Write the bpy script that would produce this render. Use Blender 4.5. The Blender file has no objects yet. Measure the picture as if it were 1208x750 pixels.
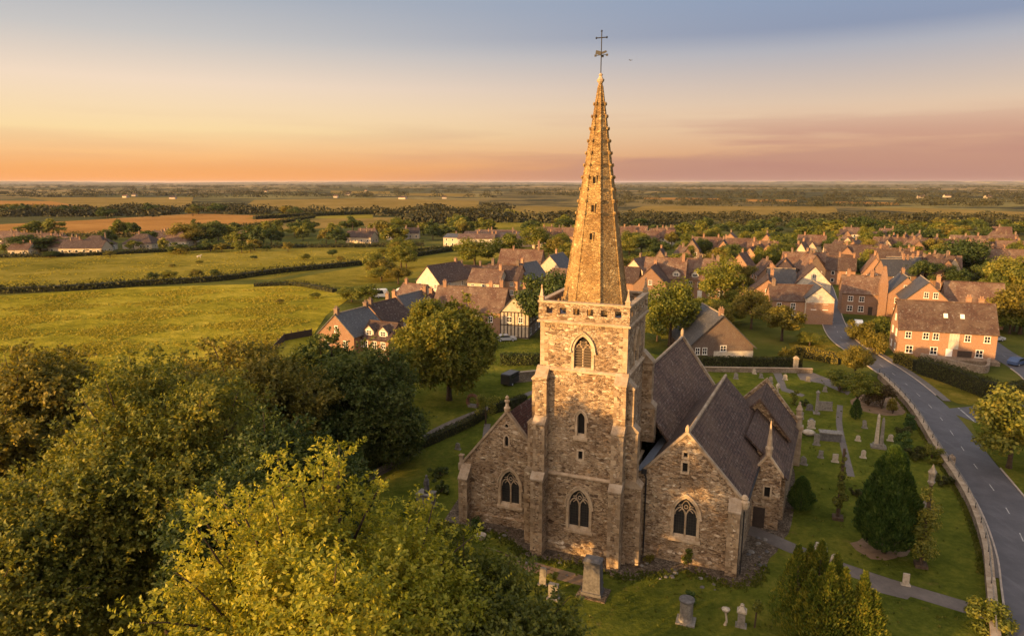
import bpy, math, random
import numpy as np
from mathutils import Vector, Matrix
from mathutils.geometry import tessellate_polygon

sc = bpy.context.scene
COL = sc.collection
R = math.radians

# ------------------------------------------------------------------ camera, sky, sun, exposure
EYE = 33.6                       # metres above the churchyard
FPX = 805.0                      # focal length in photo pixels (photo 1208 x 750)
PITCH = math.atan(160 / 805.0)
cam_d = bpy.data.cameras.new('camera'); cam = bpy.data.objects.new('camera', cam_d); COL.objects.link(cam)
cam.location = (0, 0, EYE); cam.rotation_euler = (math.pi / 2 - PITCH, 0, 0)
cam_d.sensor_width = 36; cam_d.lens = 36 * FPX / 1208; cam_d.clip_start = 0.5; cam_d.clip_end = 60000
sc.camera = cam

SUN_AZ, SUN_EL = -124.0, 8.6     # degrees clockwise from the view axis
world = bpy.data.worlds.new('World'); sc.world = world; world.use_nodes = True
def build_world():
    nt = world.node_tree; nt.nodes.clear()
    N = nt.nodes.new; L = nt.links.new
    out = N('ShaderNodeOutputWorld')
    sky = N('ShaderNodeTexSky'); sky.sky_type = 'NISHITA'; sky.sun_disc = False
    sky.sun_elevation = R(SUN_EL); sky.sun_rotation = R(SUN_AZ); sky.air_density = 1.2; sky.dust_density = 2.5
    bg = N('ShaderNodeBackground'); tint = N('ShaderNodeMix'); tint.data_type = 'RGBA'; tint.blend_type = 'MULTIPLY'; tint.inputs[0].default_value = 1; L(sky.outputs[0], tint.inputs[6]); tint.inputs[7].default_value = (.32, .28, .30, 1); L(tint.outputs[2], bg.inputs[0]); bg.inputs[1].default_value = 0.05
    tc = N('ShaderNodeTexCoord'); sp = N('ShaderNodeSeparateXYZ'); L(tc.outputs['Generated'], sp.inputs[0])
    def ramp(stops):
        r = N('ShaderNodeValToRGB'); e = r.color_ramp.elements
        while len(e) < len(stops): e.new(0.5)
        for k, (p, c) in enumerate(stops): e[k].position = p; e[k].color = (*c, 1)
        L(sp.outputs[2], r.inputs[0]); return r
    hi = [(.32, (.36, .42, .52)), (.5, (.74, .74, .76)), (1, (.74, .74, .78))]  # sky above the view brightened to raise the fill light
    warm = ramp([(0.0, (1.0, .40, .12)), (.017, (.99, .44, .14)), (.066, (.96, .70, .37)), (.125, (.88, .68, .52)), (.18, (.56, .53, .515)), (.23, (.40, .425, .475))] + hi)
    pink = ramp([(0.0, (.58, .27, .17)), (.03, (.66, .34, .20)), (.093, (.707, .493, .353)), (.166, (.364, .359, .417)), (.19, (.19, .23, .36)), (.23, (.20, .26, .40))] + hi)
    mx = N('ShaderNodeMix'); mx.data_type = 'RGBA'
    mr = N('ShaderNodeMapRange'); L(sp.outputs[0], mr.inputs[0])
    mr.inputs[1].default_value = -.5; mr.inputs[2].default_value = .5; mr.interpolation_type = 'SMOOTHSTEP'
    L(mr.outputs[0], mx.inputs[0]); L(warm.outputs[0], mx.inputs[6]); L(pink.outputs[0], mx.inputs[7])
    # thin streaks of evening cloud low over the horizon
    mp = N('ShaderNodeMapping'); L(tc.outputs['Generated'], mp.inputs[0]); mp.inputs['Scale'].default_value = (2.2, 2.2, 34)
    nz = N('ShaderNodeTexNoise'); L(mp.outputs[0], nz.inputs[0]); nz.inputs['Scale'].default_value = 1.3; nz.inputs['Detail'].default_value = 6
    cr = N('ShaderNodeMapRange'); L(nz.outputs[0], cr.inputs[0]); cr.inputs[1].default_value = .44; cr.inputs[2].default_value = .60
    band = N('ShaderNodeValToRGB'); L(sp.outputs[2], band.inputs[0]); e = band.color_ramp.elements
    e[0].position = .008; e[0].color = (0, 0, 0, 1); e[1].position = .1; e[1].color = (0, 0, 0, 1)
    q = e.new(.03); q.color = (1, 1, 1, 1); q = e.new(.065); q.color = (.8, .8, .8, 1)
    m1 = N('ShaderNodeMath'); m1.operation = 'MULTIPLY'; L(cr.outputs[0], m1.inputs[0]); L(band.outputs[0], m1.inputs[1])
    az = N('ShaderNodeMapRange'); L(sp.outputs[0], az.inputs[0]); az.inputs[1].default_value = -.2; az.inputs[2].default_value = .4; az.inputs[3].default_value = .18
    m2 = N('ShaderNodeMath'); m2.operation = 'MULTIPLY'; L(m1.outputs[0], m2.inputs[0]); L(az.outputs[0], m2.inputs[1])
    m3 = N('ShaderNodeMath'); m3.operation = 'MULTIPLY'; L(m2.outputs[0], m3.inputs[0]); m3.inputs[1].default_value = .75
    # a bank of mauve cloud low on the right, its upper edge ragged and rising
    ze = N('ShaderNodeMath'); ze.operation = 'MULTIPLY_ADD'; L(sp.outputs[0], ze.inputs[0]); ze.inputs[1].default_value = .055; ze.inputs[2].default_value = .022
    mp2 = N('ShaderNodeMapping'); L(tc.outputs['Generated'], mp2.inputs[0]); mp2.inputs['Scale'].default_value = (5, 5, 30)
    n2 = N('ShaderNodeTexNoise'); L(mp2.outputs[0], n2.inputs[0]); n2.inputs['Scale'].default_value = 1.6; n2.inputs['Detail'].default_value = 7
    ze2 = N('ShaderNodeMath'); ze2.operation = 'MULTIPLY_ADD'; L(n2.outputs[0], ze2.inputs[0]); ze2.inputs[1].default_value = .034; L(ze.outputs[0], ze2.inputs[2])
    dz = N('ShaderNodeMath'); dz.operation = 'SUBTRACT'; L(ze2.outputs[0], dz.inputs[0]); L(sp.outputs[2], dz.inputs[1])
    bk = N('ShaderNodeMapRange'); L(dz.outputs[0], bk.inputs[0]); bk.inputs[1].default_value = .010; bk.inputs[2].default_value = .026; bk.interpolation_type = 'SMOOTHSTEP'
    aw = N('ShaderNodeMapRange'); L(sp.outputs[0], aw.inputs[0]); aw.inputs[1].default_value = -.22; aw.inputs[2].default_value = .25; aw.inputs[4].default_value = .85
    bm = N('ShaderNodeMath'); bm.operation = 'MULTIPLY'; L(bk.outputs[0], bm.inputs[0]); L(aw.outputs[0], bm.inputs[1])
    mxb = N('ShaderNodeMix'); mxb.data_type = 'RGBA'; L(bm.outputs[0], mxb.inputs[0]); L(mx.outputs[2], mxb.inputs[6]); mxb.inputs[7].default_value = (.50, .255, .205, 1)
    cl = N('ShaderNodeMix'); cl.data_type = 'RGBA'; L(m3.outputs[0], cl.inputs[0]); L(mxb.outputs[2], cl.inputs[6]); cl.inputs[7].default_value = (.47, .215, .19, 1)
    # broad glow added around the low sun, behind the camera, to lift fill light
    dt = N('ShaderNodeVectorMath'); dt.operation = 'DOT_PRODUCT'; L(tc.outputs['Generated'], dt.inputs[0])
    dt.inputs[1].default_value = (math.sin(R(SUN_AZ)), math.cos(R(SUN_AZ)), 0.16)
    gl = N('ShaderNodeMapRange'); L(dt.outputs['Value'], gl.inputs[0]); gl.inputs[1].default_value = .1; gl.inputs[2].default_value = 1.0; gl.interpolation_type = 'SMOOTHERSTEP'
    gm = N('ShaderNodeMix'); gm.data_type = 'RGBA'; gm.blend_type = 'ADD'; L(gl.outputs[0], gm.inputs[0]); L(cl.outputs[2], gm.inputs[6]); gm.inputs[7].default_value = (*FILL_GLOW, 1)
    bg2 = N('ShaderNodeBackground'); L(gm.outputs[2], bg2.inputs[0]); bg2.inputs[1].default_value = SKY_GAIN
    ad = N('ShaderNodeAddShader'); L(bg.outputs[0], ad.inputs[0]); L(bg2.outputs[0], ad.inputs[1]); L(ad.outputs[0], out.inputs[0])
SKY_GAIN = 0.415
FILL_GLOW = (2.1, 1.40, .85)
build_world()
sun_d = bpy.data.lights.new('sun', 'SUN'); sun = bpy.data.objects.new('sun', sun_d); COL.objects.link(sun)
sun_d.energy = 5.0; sun_d.angle = R(0.6); sun_d.color = (1.0, 0.56, 0.19)
_sd = Vector((math.sin(R(SUN_AZ)) * math.cos(R(SUN_EL)), math.cos(R(SUN_AZ)) * math.cos(R(SUN_EL)), math.sin(R(SUN_EL))))
sun.rotation_euler = _sd.to_track_quat('Z', 'Y').to_euler()
sc.view_settings.view_transform = 'Standard'; sc.view_settings.look = 'None'
sc.view_settings.exposure = 1.17; sc.view_settings.gamma = 1.0
sc.render.engine = 'CYCLES'
sc.cycles.max_bounces = 6; sc.cycles.diffuse_bounces = 3; sc.cycles.transmission_bounces = 4; sc.cycles.transparent_max_bounces = 8
sc.cycles.use_denoising = True

# ------------------------------------------------------------------ helpers
_cp, _sp = math.cos(PITCH), math.sin(PITCH)
def G(px, py, z=0.0):
    """the ground point seen at a pixel of the photograph"""
    a = (px - 604) / FPX; b = -(py - 375) / FPX
    r = (a, _cp + b * _sp, -_sp + b * _cp); t = (z - EYE) / r[2]
    return Vector((r[0] * t, r[1] * t, z))

class MB:
    """collects polygons and builds ONE mesh object; UVs are metres along each face"""
    def __init__(s): s.v = []; s.f = []; s.m = []; s.mi = 0
    def face(s, pts):
        i = len(s.v); s.v += [tuple(p) for p in pts]; s.f.append(tuple(range(i, i + len(pts)))); s.m.append(s.mi); return s
    def hexa(s, p):                      # 8 corners: bottom 0-3 ccw, top 4-7
        i = len(s.v); s.v += [tuple(q) for q in p]
        for q in ((3, 2, 1, 0), (4, 5, 6, 7), (0, 1, 5, 4), (1, 2, 6, 5), (2, 3, 7, 6), (3, 0, 4, 7)):
            s.f.append(tuple(i + k for k in q)); s.m.append(s.mi)
        return s
    def box(s, x0, x1, y0, y1, z0, z1, top=None):
        t = top or (x0, x1, y0, y1)
        return s.hexa([(x0, y0, z0), (x1, y0, z0), (x1, y1, z0), (x0, y1, z0), (t[0], t[2], z1), (t[1], t[2], z1), (t[1], t[3], z1), (t[0], t[3], z1)])
    def prism(s, pts, d):                # extrude a polygon (3d points) by vector d
        n = len(pts); d = Vector(d); i = len(s.v); P = [Vector(p) for p in pts]
        s.v += [tuple(p) for p in P] + [tuple(p + d) for p in P]
        s.f.append(tuple(range(i + n - 1, i - 1, -1))); s.m.append(s.mi)
        s.f.append(tuple(range(i + n, i + 2 * n))); s.m.append(s.mi)
        for k in range(n):
            j = (k + 1) % n; s.f.append((i + k, i + j, i + n + j, i + n + k)); s.m.append(s.mi)
        return s
    def tube(s, pts, rad, n=6, cap=True):
        P = [Vector(p) for p in pts]; rings = []
        for k, p in enumerate(P):
            t = (P[min(k + 1, len(P) - 1)] - P[max(k - 1, 0)]).normalized()
            a = t.cross(Vector((0.31, 0.17, 1)) if abs(t.z) < .9 else Vector((1, 0.1, 0))).normalized(); b = t.cross(a)
            r = rad[k] if isinstance(rad, (list, tuple)) else rad
            i = len(s.v); s.v += [tuple(p + (a * math.cos(q) + b * math.sin(q)) * r) for q in (2 * math.pi * j / n for j in range(n))]
            rings.append(i)
        for u, w in zip(rings, rings[1:]):
            for j in range(n):
                s.f.append((u + j, u + (j + 1) % n, w + (j + 1) % n, w + j)); s.m.append(s.mi)
        if cap:
            s.f.append(tuple(rings[0] + j for j in range(n))[::-1]); s.m.append(s.mi)
            s.f.append(tuple(rings[-1] + j for j in range(n))); s.m.append(s.mi)
        return s
    def lathe(s, cx, cy, prof, n=8, rot=0.0):   # prof: [(radius, z)]
        rings = []
        for r, z in prof:
            i = len(s.v); s.v += [(cx + r * math.cos(rot + 2 * math.pi * j / n), cy + r * math.sin(rot + 2 * math.pi * j / n), z) for j in range(n)]; rings.append(i)
        for u, w in zip(rings, rings[1:]):
            for j in range(n):
                s.f.append((u + j, u + (j + 1) % n, w + (j + 1) % n, w + j)); s.m.append(s.mi)
        s.f.append(tuple(rings[0] + j for j in range(n))[::-1]); s.m.append(s.mi)
        s.f.append(tuple(rings[-1] + j for j in range(n))); s.m.append(s.mi)
        return s
    def holed(s, o, ux, uz, outer, holes, depth=0.0):
        """flat wall face with holes; o origin, ux/uz in-plane axes; reveals go 'depth' along the inward normal"""
        o, ux, uz = Vector(o), Vector(ux), Vector(uz); nin = -(ux.cross(uz))
        P = lambda p: o + ux * p[0] + uz * p[1]
        polys = [[Vector((p[0], p[1], 0)) for p in outer]] + [[Vector((p[0], p[1], 0)) for p in h] for h in holes]
        flat = [p for q in polys for p in q]
        i = len(s.v); s.v += [tuple(P(p)) for p in flat]
        for t in tessellate_polygon(polys):
            a, b, c = (flat[k] for k in t)
            if (b - a).cross(c - a).z < 0: t = (t[0], t[2], t[1])
            s.f.append(tuple(i + k for k in t)); s.m.append(s.mi)
        if depth:
            for h in holes:
                for a, b in zip(h, h[1:] + h[:1]):
                    s.face([P(a), P(a) + nin * depth, P(b) + nin * depth, P(b)])
        return s
    def build(s, name, mat, parent=None, smooth=False):
        me = bpy.data.meshes.new(name); me.from_pydata(s.v, [], s.f)
        for m in (mat if isinstance(mat, (list, tuple)) else [mat]): me.materials.append(m)
        if len(set(s.m)) > 1: me.polygons.foreach_set('material_index', s.m)
        uv = me.uv_layers.new(name='UVMap').data
        Z = Vector((0, 0, 1))
        for p in me.polygons:
            n = p.normal; u = Z.cross(n)
            u = u.normalized() if u.length > .05 else Vector((1, 0, 0)); w = n.cross(u)
            for li in p.loop_indices:
                c = me.vertices[me.loops[li].vertex_index].co; uv[li].uv = (c.dot(u), c.dot(w))
        if smooth: me.polygons.foreach_set('use_smooth', [True] * len(me.polygons))
        ob = bpy.data.objects.new(name, me); COL.objects.link(ob)
        if parent is not None: ob.parent = parent
        return ob

def tag(o, label=None, cat=None, group=None, kind=None):
    if label: o['label'] = label
    if cat: o['category'] = cat
    if group: o['group'] = group
    if kind: o['kind'] = kind
    return o
def thing(name, label, cat, loc=(0, 0, 0), rz=0.0, group=None):
    o = bpy.data.objects.new(name, None); COL.objects.link(o); o.empty_display_size = .3
    o.location = loc; o.rotation_euler = (0, 0, rz); return tag(o, label, cat, group)
def struct(o, label=None, cat=None):
    o['kind'] = 'structure'; return tag(o, label, cat)
_kids = {}
def dup(root, loc, rz=0.0, scale=(1, 1, 1), label=None, group=None):
    """a copy of a thing with copies of its parts and sub-parts"""
    r = root.copy(); COL.objects.link(r); r.location = loc; r.rotation_euler = (0, 0, rz); r.scale = scale
    if label: r['label'] = label
    if group: r['group'] = group
    if root.name not in _kids: _kids[root.name] = [(ch, list(ch.children)) for ch in root.children]
    for ch, sub in _kids[root.name]:
        c = ch.copy(); COL.objects.link(c); c.parent = r
        for g in sub:
            d = g.copy(); COL.objects.link(d); d.parent = c
    return r
def az_rz(face): return R(180 - face)     # local -y looks towards azimuth 'face'

def sheet(name, pts, z, mat, label=None, cat=None):
    mb = MB(); mb.face([(p[0], p[1], z) for p in pts])
    n = mb.v; a = sum(n[i][0] * n[(i + 1) % len(n)][1] - n[(i + 1) % len(n)][0] * n[i][1] for i in range(len(n)))
    if a < 0: mb.f = [f[::-1] for f in mb.f]
    return struct(mb.build(name, mat), label, cat)
def gpts(l): return [G(*p) for p in l]
def smooth_line(pts, n=6):
    P = [Vector((p[0], p[1], 0)) for p in pts]; P = [2 * P[0] - P[1]] + P + [2 * P[-1] - P[-2]]; out = []
    for i in range(1, len(P) - 2):
        for k in range(n):
            t = k / n; a, b, c, d = P[i - 1:i + 3]
            out.append(.5 * ((2 * b) + (c - a) * t + (2 * a - 5 * b + 4 * c - d) * t * t + (3 * b - a - 3 * c + d) * t ** 3))
    out.append(P[-2]); return out
def offset_line(L, d):                      # to the right of travel for d > 0
    out = []
    for i, p in enumerate(L):
        t = (L[min(i + 1, len(L) - 1)] - L[max(i - 1, 0)]).normalized(); out.append(p + Vector((t.y, -t.x, 0)) * d)
    return out
def strip(L, d0, d1, z0, z1=None, mb=None):
    a, b = offset_line(L, d0), offset_line(L, d1); mb = mb or MB()
    for i in range(len(L) - 1):
        q = [a[i], b[i], b[i + 1], a[i + 1]]
        if z1 is None: mb.face([(p.x, p.y, z0) for p in q])
        else: mb.hexa([(p.x, p.y, z0) for p in q] + [(p.x, p.y, z1) for p in q])
    return mb

# ------------------------------------------------------------------ materials
def mat_new(name):
    m = bpy.data.materials.new(name); m.use_nodes = True; nt = m.node_tree
    b = nt.nodes['Principled BSDF']; b.inputs['Specular IOR Level'].default_value = .25
    return m, nt, b
def NN(nt, t, **kw):
    n = nt.nodes.new('ShaderNode' + t)
    for k, v in kw.items():
        if k in n.inputs: n.inputs[k].default_value = v
        else: setattr(n, k, v)
    return n
def ramp_node(nt, src, stops, interp='LINEAR'):
    r = nt.nodes.new('ShaderNodeValToRGB'); e = r.color_ramp.elements; r.color_ramp.interpolation = interp
    while len(e) < len(stops): e.new(.5)
    for k, (p, c) in enumerate(stops): e[k].position = p; e[k].color = (*c, 1)
    nt.links.new(src, r.inputs[0]); return r.outputs[0]
def mix_node(nt, fac, a, b, mode='MIX'):
    m = nt.nodes.new('ShaderNodeMix'); m.data_type = 'RGBA'; m.blend_type = mode
    for i, x in ((0, fac), (6, a), (7, b)):
        if isinstance(x, (int, float)): m.inputs[i].default_value = x
        elif isinstance(x, tuple): m.inputs[i].default_value = (*x, 1)
        else: nt.links.new(x, m.inputs[i])
    return m.outputs[2]
def coords(nt, scale=(1, 1, 1), kind='Object', warp=0.0, wscale=1.5):
    tc = nt.nodes.new('ShaderNodeTexCoord'); mp = nt.nodes.new('ShaderNodeMapping'); mp.inputs['Scale'].default_value = scale
    src = tc.outputs[kind]
    if warp:
        nz = NN(nt, 'TexNoise', Scale=wscale, Detail=2.0); nt.links.new(src, nz.inputs[0])
        vm = nt.nodes.new('ShaderNodeVectorMath'); vm.operation = 'MULTIPLY_ADD'; nt.links.new(nz.outputs[1], vm.inputs[0])
        vm.inputs[1].default_value = (warp,) * 3; nt.links.new(src, vm.inputs[2]); src = vm.outputs[0]
    nt.links.new(src, mp.inputs[0]); return mp.outputs[0]
def noise(nt, vec, scale, detail=4.0, rough=.55):
    n = NN(nt, 'TexNoise', Scale=scale, Detail=detail, Roughness=rough); nt.links.new(vec, n.inputs[0]); return n.outputs[0]
def bump(nt, b, h, dist, strength=1.0):
    n = NN(nt, 'Bump', Strength=strength, Distance=dist); nt.links.new(h, n.inputs['Height']); nt.links.new(n.outputs[0], b.inputs['Normal']); return n

def vary(nt, col, lo=.7, hi=1.3):
    oi = nt.nodes.new('ShaderNodeObjectInfo')
    return mix_node(nt, 1.0, col, ramp_node(nt, oi.outputs['Random'], [(0, (lo, lo * 1.02, lo * 1.06)), (.5, (1, .97, .95)), (1, (hi, hi * .98, hi * .94))]), 'MULTIPLY')
def m_rubble(name, stops, cell=3.0, mortar=(.30, .235, .165), big=.35, flat=2.1, joint=.45):
    """random rubble: two sizes of stone mixed, soft joints, pale and dark weathering"""
    m, nt, b = mat_new(name); L = nt.links.new; o = coords(nt)
    def layer(c, warp):
        v = coords(nt, (1, 1, flat), warp=warp, wscale=1.7)
        vo = NN(nt, 'TexVoronoi', Scale=c); L(v, vo.inputs['Vector']); ve = NN(nt, 'TexVoronoi', Scale=c, feature='DISTANCE_TO_EDGE'); L(v, ve.inputs['Vector'])
        sep = NN(nt, 'SeparateColor'); L(vo.outputs['Color'], sep.inputs[0]); return sep.outputs[0], sep.outputs[1], ve.outputs['Distance']
    a, ah, ad_ = layer(cell, .30); c, chh, cd_ = layer(cell * 2.1, .2)
    which = ramp_node(nt, noise(nt, o, 1.1, 3), [(.47, (0, 0, 0)), (.53, (1, 1, 1))])
    col = mix_node(nt, which, ramp_node(nt, a, stops), ramp_node(nt, c, stops)); h = mix_node(nt, which, ah, chh); ed = mix_node(nt, which, ad_, cd_)
    col = mix_node(nt, ramp_node(nt, noise(nt, o, .4, 5), [(.38, (0, 0, 0)), (.66, (1, 1, 1))]), col, mix_node(nt, 1.0, col, (.60, .53, .47), 'MULTIPLY'))
    col = mix_node(nt, ramp_node(nt, noise(nt, coords(nt, (1, 1, 1.6)), 1.7, 7, .75), [(.55, (0, 0, 0)), (.64, (big,) * 3)]), col, (.52, .43, .31))
    col = mix_node(nt, ramp_node(nt, noise(nt, coords(nt, (1, 1, 1.8)), 2.6, 6, .75), [(.56, (0, 0, 0)), (.66, (.7, .7, .7))]), col, mix_node(nt, 1.0, col, (.34, .29, .25), 'MULTIPLY'))
    col = mix_node(nt, ramp_node(nt, noise(nt, coords(nt, (1, 1, .12)), 1.4, 5, .6), [(.5, (0, 0, 0)), (.72, (.55, .55, .55))]), col, mix_node(nt, 1.0, col, (.55, .5, .46), 'MULTIPLY'))
    col = mix_node(nt, ramp_node(nt, ed, [(.02, (joint,) * 3), (.09, (0, 0, 0))]), col, mortar)
    L(col, b.inputs['Base Color']); b.inputs['Roughness'].default_value = .92
    hh = NN(nt, 'MapRange'); L(ed, hh.inputs[0]); hh.inputs[2].default_value = .14
    x = NN(nt, 'Math', operation='MULTIPLY_ADD'); L(noise(nt, o, 6, 5, .7), x.inputs[0]); x.inputs[1].default_value = 1.0; L(hh.outputs[0], x.inputs[2])
    y = NN(nt, 'Math', operation='MULTIPLY_ADD'); L(h, y.inputs[0]); y.inputs[1].default_value = .8; L(x.outputs[0], y.inputs[2])
    bump(nt, b, y.outputs[0], .05); return m
def m_ashlar(name, base, dark, bw=.7, bh=.32, var=.35):
    m, nt, b = mat_new(name); L = nt.links.new
    uv = coords(nt, kind='UV')
    br = NN(nt, 'TexBrick', Scale=1.0); L(uv, br.inputs['Vector']); br.inputs['Color1'].default_value = (*base, 1); br.inputs['Color2'].default_value = (*dark, 1)
    br.inputs['Mortar'].default_value = (*[c * .7 for c in base], 1); br.inputs['Mortar Size'].default_value = .012; br.inputs['Brick Width'].default_value = bw; br.inputs['Row Height'].default_value = bh
    o = coords(nt); col = br.outputs[0]
    col = mix_node(nt, ramp_node(nt, noise(nt, o, 1.6, 6, .65), [(.4, (0, 0, 0)), (.7, (1, 1, 1))]), col, mix_node(nt, 1.0, col, (.66, .58, .48), 'MULTIPLY'))
    col = mix_node(nt, ramp_node(nt, noise(nt, o, 14, 4, .7), [(.5, (0, 0, 0)), (.75, (.6, .6, .6))]), col, mix_node(nt, 1.0, col, (.55, .5, .45), 'MULTIPLY'))
    L(col, b.inputs['Base Color']); b.inputs['Roughness'].default_value = .88
    bump(nt, b, noise(nt, o, 9, 5), .03, .8); return m
def m_tiles(name, c1, c2, bw=.28, bh=.2, moss=(.30, .24, .17), mossiness=.35, rough=.8, spec=.25, lichen=(.33, .31, .28)):
    m, nt, b = mat_new(name); L = nt.links.new
    uv = coords(nt, kind='UV', warp=.02, wscale=.8)
    br = NN(nt, 'TexBrick', Scale=1.0); L(uv, br.inputs['Vector']); br.inputs['Color1'].default_value = (*c1, 1); br.inputs['Color2'].default_value = (*c2, 1)
    br.inputs['Mortar'].default_value = (*[c * .28 for c in c1], 1); br.inputs['Mortar Size'].default_value = .032; br.inputs['Brick Width'].default_value = bw; br.inputs['Row Height'].default_value = bh; br.inputs['Bias'].default_value = -.1
    o = coords(nt); col = br.outputs[0]
    col = mix_node(nt, ramp_node(nt, noise(nt, o, .35, 6, .65), [(.42, (0, 0, 0)), (.68, (mossiness,) * 3)]), col, moss)
    col = mix_node(nt, ramp_node(nt, noise(nt, o, 2.2, 5, .8), [(.57, (0, 0, 0)), (.66, (.75, .75, .75))]), col, lichen)
    col = mix_node(nt, ramp_node(nt, noise(nt, coords(nt, (1.2, 5, 1), 'UV'), 1.1, 4), [(.35, (0, 0, 0)), (.7, (.75, .75, .75))]), col, mix_node(nt, 1.0, col, (.58, .55, .55), 'MULTIPLY'))
    col = vary(nt, col)
    L(col, b.inputs['Base Color']); b.inputs['Roughness'].default_value = rough; b.inputs['Specular IOR Level'].default_value = spec
    bump(nt, b, br.outputs['Fac'], -.03); return m
def m_brick(name, c1, c2, patch=(.42, .30, .2)):
    m, nt, b = mat_new(name); L = nt.links.new
    uv = coords(nt, kind='UV')
    br = NN(nt, 'TexBrick', Scale=1.0); L(uv, br.inputs['Vector']); br.inputs['Color1'].default_value = (*c1, 1); br.inputs['Color2'].default_value = (*c2, 1)
    br.inputs['Mortar'].default_value = (.36, .3, .24, 1); br.inputs['Mortar Size'].default_value = .014; br.inputs['Brick Width'].default_value = .3; br.inputs['Row Height'].default_value = .1
    o = coords(nt)
    col = mix_node(nt, ramp_node(nt, noise(nt, o, .7, 6, .65), [(.4, (0, 0, 0)), (.72, (.7, .7, .7))]), br.outputs[0], patch)
    col = mix_node(nt, ramp_node(nt, noise(nt, o, 3.5, 5, .7), [(.45, (0, 0, 0)), (.75, (.6, .6, .6))]), col, mix_node(nt, 1.0, col, (.55, .5, .48), 'MULTIPLY'))
    L(vary(nt, col, .72, 1.15), b.inputs['Base Color']); b.inputs['Roughness'].default_value = .9; return m
def m_plain(name, c, rough=.7, var=.25, scale=2.0, metal=0.0, spec=.25, bumpd=0.0):
    m, nt, b = mat_new(name); L = nt.links.new; o = coords(nt)
    d = tuple(x * (1 - var) for x in c); l = tuple(min(1, x * (1 + var * .5)) for x in c)
    L(ramp_node(nt, noise(nt, o, scale, 6, .65), [(.3, d), (.7, l)]), b.inputs['Base Color'])
    b.inputs['Roughness'].default_value = rough; b.inputs['Metallic'].default_value = metal; b.inputs['Specular IOR Level'].default_value = spec
    if bumpd: bump(nt, b, noise(nt, o, scale * 4, 5), bumpd)
    return m
def m_glass(name, c=(.015, .017, .022), rough=.12):
    m, nt, b = mat_new(name); b.inputs['Base Color'].default_value = (*c, 1); b.inputs['Roughness'].default_value = rough; b.inputs['Specular IOR Level'].default_value = .5; return m
def m_leaded(name):
    m, nt, b = mat_new(name); L = nt.links.new
    br = NN(nt, 'TexBrick', Scale=1.0, offset=0.0); L(coords(nt, kind='UV'), br.inputs['Vector'])
    br.inputs['Color1'].default_value = (.014, .015, .018, 1); br.inputs['Color2'].default_value = (.024, .024, .026, 1); br.inputs['Mortar'].default_value = (.05, .046, .042, 1)
    br.inputs['Mortar Size'].default_value = .014; br.inputs['Brick Width'].default_value = .21; br.inputs['Row Height'].default_value = .26
    L(br.outputs[0], b.inputs['Base Color']); b.inputs['Roughness'].default_value = .3
    bump(nt, b, noise(nt, coords(nt), 5, 2), .01); return m
def m_grass(name, c_dark, c_mid, c_light, patch=.06, blade=1.6, bumpd=.35, streak=(1, 1, 1), sheen=.0, sheen_c=(1, .9, .4), bare=None):
    m, nt, b = mat_new(name); L = nt.links.new
    o = coords(nt, streak); o1 = coords(nt)
    n1 = noise(nt, o1, patch, 6, .6); n2 = noise(nt, o, blade, 6, .7); n3 = noise(nt, o1, patch * 6, 5, .65)
    s = NN(nt, 'Math', operation='MULTIPLY_ADD'); L(n3, s.inputs[0]); s.inputs[1].default_value = .5; L(n1, s.inputs[2])
    s2 = NN(nt, 'Math', operation='MULTIPLY_ADD'); L(n2, s2.inputs[0]); s2.inputs[1].default_value = .5; L(s.outputs[0], s2.inputs[2])
    col = ramp_node(nt, s2.outputs[0], [(.72, c_dark), (.98, c_mid), (1.25, c_light)] if False else [(.36, c_dark), (.5, c_mid), (.64, c_light)])
    mr = NN(nt, 'MapRange'); L(s2.outputs[0], mr.inputs[0]); mr.inputs[1].default_value = .0; mr.inputs[2].default_value = 2.0
    nt.links.new(mr.outputs[0], col.node.inputs[0])
    if bare: col = mix_node(nt, ramp_node(nt, noise(nt, o1, patch * 3.3, 6, .7), [(.60, (0, 0, 0)), (.70, (.8, .8, .8))]), col, bare)
    L(col, b.inputs['Base Color']); b.inputs['Roughness'].default_value = .9; b.inputs['Specular IOR Level'].default_value = .0
    if sheen: b.inputs['Sheen Weight'].default_value = sheen; b.inputs['Sheen Roughness'].default_value = .5; b.inputs['Sheen Tint'].default_value = (*sheen_c, 1)
    bump(nt, b, n2, bumpd); return m
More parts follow.
